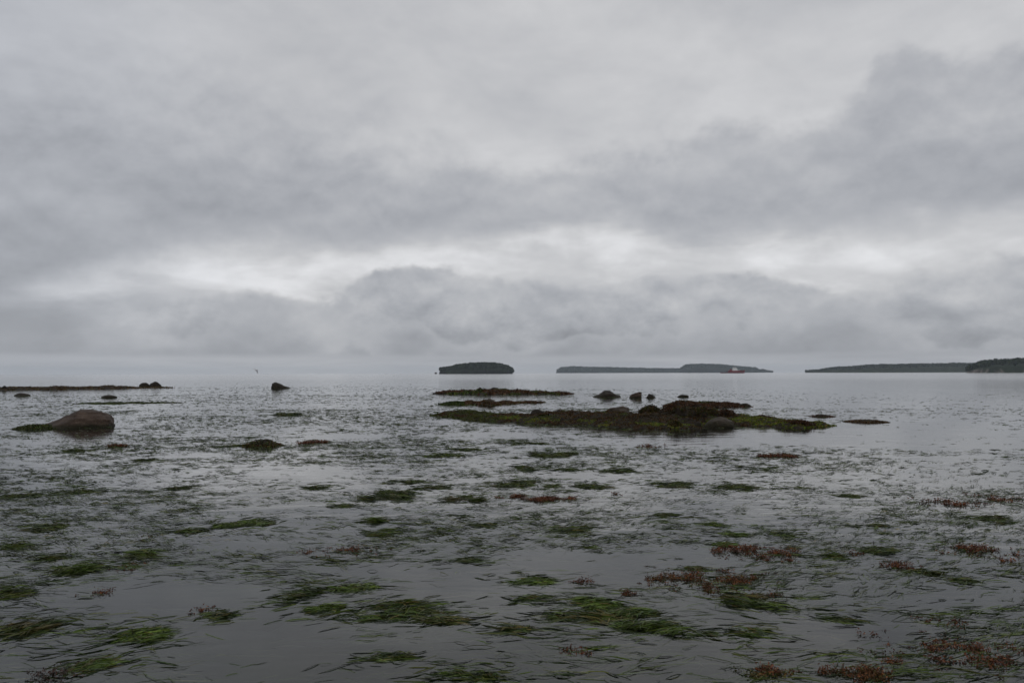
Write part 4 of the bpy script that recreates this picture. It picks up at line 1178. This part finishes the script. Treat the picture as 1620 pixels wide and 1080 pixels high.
def ship():
    D = 1500.0
    root = bpy.data.objects.new("ship", None); col.objects.link(root)
    root.location = ((1158.5 - 810) / FPX * D, D, 0.0)
    root.scale = (0.75, 0.75, 0.75)
    root.rotation_euler[2] = -math.atan((1159 - 810) / FPX) * 0.9
    tag(root, "red hulled service ship with white bridge tower anchored off the islands", "ship")
    def hull(bm):
        st = [(-30, 5.6, 2.3), (-24, 6.3, 2.2), (-12, 6.5, 2.3), (-10.5, 6.5, 5.6), (-8, 6.5, 6.3), (4, 6.5, 6.3), (16, 6.1, 6.5), (23, 4.6, 7.0), (28, 2.2, 7.6), (30.5, 0.25, 8.0)]
        rings = []
        for i, (x, hb, zd) in enumerate(st):
            k = 1.0 if x < 14 else max(0.05, 1 - (x - 14) / 17)
            xb = x - (0 if x < 20 else (x - 20) * 0.22)
            rings.append([bm.verts.new(c) for c in ((xb, -hb * 0.55 * k, -2.5), (xb, -hb * (0.35 + 0.6 * k), 0.6), (x, -hb, zd), (x, hb, zd), (xb, hb * (0.35 + 0.6 * k), 0.6), (xb, hb * 0.55 * k, -2.5))])
        for a, b in zip(rings, rings[1:]):
            for i in range(6):
                bm.faces.new((a[i], a[(i + 1) % 6], b[(i + 1) % 6], b[i]))
        bm.faces.new(rings[0]); bm.faces.new(rings[-1][::-1])
    hl = bm_obj("hull", hull, M["hull_red"], root)
    bm_obj("fender_strip", lambda bm: (box(bm, -30.2, 20, -6.75, -6.55, 1.3, 1.75), box(bm, -30.2, 20, 6.55, 6.75, 1.3, 1.75)), M["hull_dark"], hl)
    bm_obj("anchor", lambda bm: box(bm, 24.2, 25.4, -4.5, -4.1, 4.2, 5.4), M["hull_dark"], hl)
    for sy in (-4.9, 4.9):
        bm_obj("bow_bulwark", lambda bm: box(bm, 17, 24, sy - 0.1, sy + 0.1, 6.6, 7.9), M["hull_dark"], hl)
    bm_obj("aft_deck", lambda bm: box(bm, -29, -12, -5.6, 5.6, 2.35, 2.5), M["deck_grey"], root)
    house = bm_obj("deckhouse", lambda bm: box(bm, 0.0, 13.5, -5.2, 5.2, 6.3, 9.8), M["ship_white"], root)
    bm_obj("engine_casing", lambda bm: box(bm, -8.5, -0.02, -4.6, 4.6, 6.32, 8.0), M["hull_red"], root)
    for i in range(5):
        bm_obj("porthole", lambda bm, i=i: box(bm, 1.6 + i * 2.6, 2.6 + i * 2.6, -5.26, -5.18, 7.9, 8.8), M["ship_glass"], house)
    br = bm_obj("bridge", lambda bm: (box(bm, 0.6, 10.8, -4.8, 4.8, 9.8, 12.6), box(bm, 0.9, 9.8, -5.4, 5.4, 12.6, 15.0, 0.4)), M["ship_white"], root)
    for i in range(6):
        bm_obj("window", lambda bm, i=i: box(bm, 1.8 + i * 1.25, 2.8 + i * 1.25, -5.47, -5.38, 13.3, 14.3), M["ship_glass"], br)
    ma = bm_obj("mast", lambda bm: (tube(bm, (1.4, 0, 15), (1.2, 0, 22.0), 0.45, 0.22), tube(bm, (1.3, -2.2, 18.5), (1.3, 2.2, 18.5), 0.14, 0.14)), M["hull_dark"], root)
    bm_obj("radar", lambda bm: box(bm, 0.2, 2.6, -1.6, 1.6, 16.9, 17.25), M["ship_white"], ma)
    for sy in (-1, 1):
        bm_obj("funnel", lambda bm, sy=sy: box(bm, -5.5, -2.5, sy * 3.2 - 0.9, sy * 3.2 + 0.9, 7.6, 11.2, 0.3), M["hull_red"], root)
    cr = bm_obj("crane", lambda bm: (tube(bm, (-12.5, -3.5, 2.4), (-12.5, -3.5, 7.6), 0.6, 0.5), tube(bm, (-12.5, -3.5, 7.4), (-20.5, -3.5, 5.2), 0.4, 0.22)), M["hull_dark"], root)
    bm_obj("winch", lambda bm: tube(bm, (-15.5, -2.2, 3.6), (-15.5, 2.2, 3.6), 1.2, 1.2, 12), M["hull_dark"], root)
    bm_obj("stern_roller", lambda bm: tube(bm, (-29.8, -3.0, 2.5), (-29.8, 3.0, 2.5), 0.6, 0.6, 12), M["hull_dark"], root)
    bm_obj("lifeboat", lambda bm: (box(bm, 15.6, 19.2, -4.7, -3.2, 7.6, 8.8, 0.5),), M["ship_white"], root)
    bm_obj("foremast", lambda bm: tube(bm, (25.5, 0, 7.3), (25.5, 0, 11.5), 0.2, 0.1), M["hull_dark"], root)
ship()

# ------------------------------------------------------------------ gull
def gull():
    D = 128.0
    d = ray(405.5, 585.5); t = D / d.y
    loc = Vector((d.x * t, d.y * t, EYE + d.z * t))
    secs = [(-0.30, 0.006, 0.0), (-0.22, 0.030, 0.0), (-0.12, 0.052, -0.004), (0.0, 0.066, -0.010), (0.10, 0.062, -0.006), (0.17, 0.045, 0.006), (0.22, 0.042, 0.018), (0.27, 0.033, 0.018), (0.30, 0.012, 0.010), (0.345, 0.004, 0.0)]
    n = 10
    V, F = [], []
    for x, r, z in secs:
        for i in range(n):
            a = 2 * math.pi * i / n
            V.append((x, r * math.cos(a), z + r * 0.92 * math.sin(a)))
    for k in range(len(secs) - 1):
        for i in range(n):
            F.append((k * n + i, k * n + (i + 1) % n, (k + 1) * n + (i + 1) % n, (k + 1) * n + i))
    # tail fan and two jointed wings, grown from the trunk as closed shells
    def plate(pts, th=0.008):
        b = len(V)
        for (x, y, z) in pts: V.append((x, y, z + th))
        for (x, y, z) in pts: V.append((x, y, z - th))
        m_ = len(pts) // 2
        for i in range(m_ - 1):
            q = (2 * i, 2 * i + 1, 2 * i + 3, 2 * i + 2)
            F.append(tuple(b + j for j in q)); F.append(tuple(b + len(pts) + j for j in q[::-1]))
        loop = [2 * i for i in range(m_)] + [2 * i + 1 for i in reversed(range(m_))]
        for i, j in zip(loop, loop[1:] + loop[:1]):
            F.append((b + i, b + j, b + len(pts) + j, b + len(pts) + i))
    plate([(-0.22, 0.03, 0), (-0.22, -0.03, 0), (-0.40, 0.075, 0), (-0.40, -0.075, 0)])
    # the far wing raised, stretched back; the near wing swept down
    plate([(0.13, 0.04, 0.03), (-0.07, 0.04, 0.03), (0.10, 0.24, 0.15), (-0.11, 0.24, 0.14), (-0.04, 0.46, 0.24), (-0.19, 0.46, 0.23), (-0.30, 0.66, 0.27), (-0.34, 0.66, 0.265)])
    plate([(0.12, -0.04, 0.02), (-0.07, -0.04, 0.02), (0.12, -0.18, -0.10), (-0.08, -0.19, -0.11), (0.07, -0.30, -0.30), (-0.08, -0.31, -0.30), (-0.02, -0.36, -0.50), (-0.06, -0.36, -0.50)])
    V = np.array(V); F = np.array(F)
    cols = np.tile(np.array([0.42, 0.42, 0.43]), (len(V), 1))
    cols[:n * len(secs)] = (0.30, 0.30, 0.31)
    cols[-16:] = (0.16, 0.16, 0.17)
    me = mesh_np("gull", V, F, cols)
    o = link("gull", me, M["feather"], None, loc)
    o.rotation_euler = (0, R(-4), -math.atan(d.x / d.y) + R(28))
    tag(o, "lone grey gull flying low over the horizon with wings spread", "bird")
M["feather"] = weed_mat("feather", 0.8, 0.1)
gull()

# ------------------------------------------------------------------ haze over the sea
def haze():
    bm = bmesh.new()
    e = EXT + 100
    box(bm, -e, e, -e, e, -1.7, 48.0)
    bmesh.ops.recalc_face_normals(bm, faces=bm.faces)
    me = bpy.data.meshes.new("haze"); bm.to_mesh(me); bm.free()
    mt = bpy.data.materials.new("haze"); mt.use_nodes = True
    nt = mt.node_tree; nt.nodes.clear()
    pv = nt.nodes.new("ShaderNodeVolumePrincipled")
    pv.inputs["Color"].default_value = (0.80, 0.90, 1.0, 1)
    pv.inputs["Density"].default_value = 0.000082
    pv.inputs["Anisotropy"].default_value = 0.0
    out = nt.nodes.new("ShaderNodeOutputMaterial")
    nt.links.new(pv.outputs[0], out.inputs["Volume"])
    o = link("haze", me, mt)
    tag(o, "thin grey sea haze over the whole bay", kind="stuff")
haze()
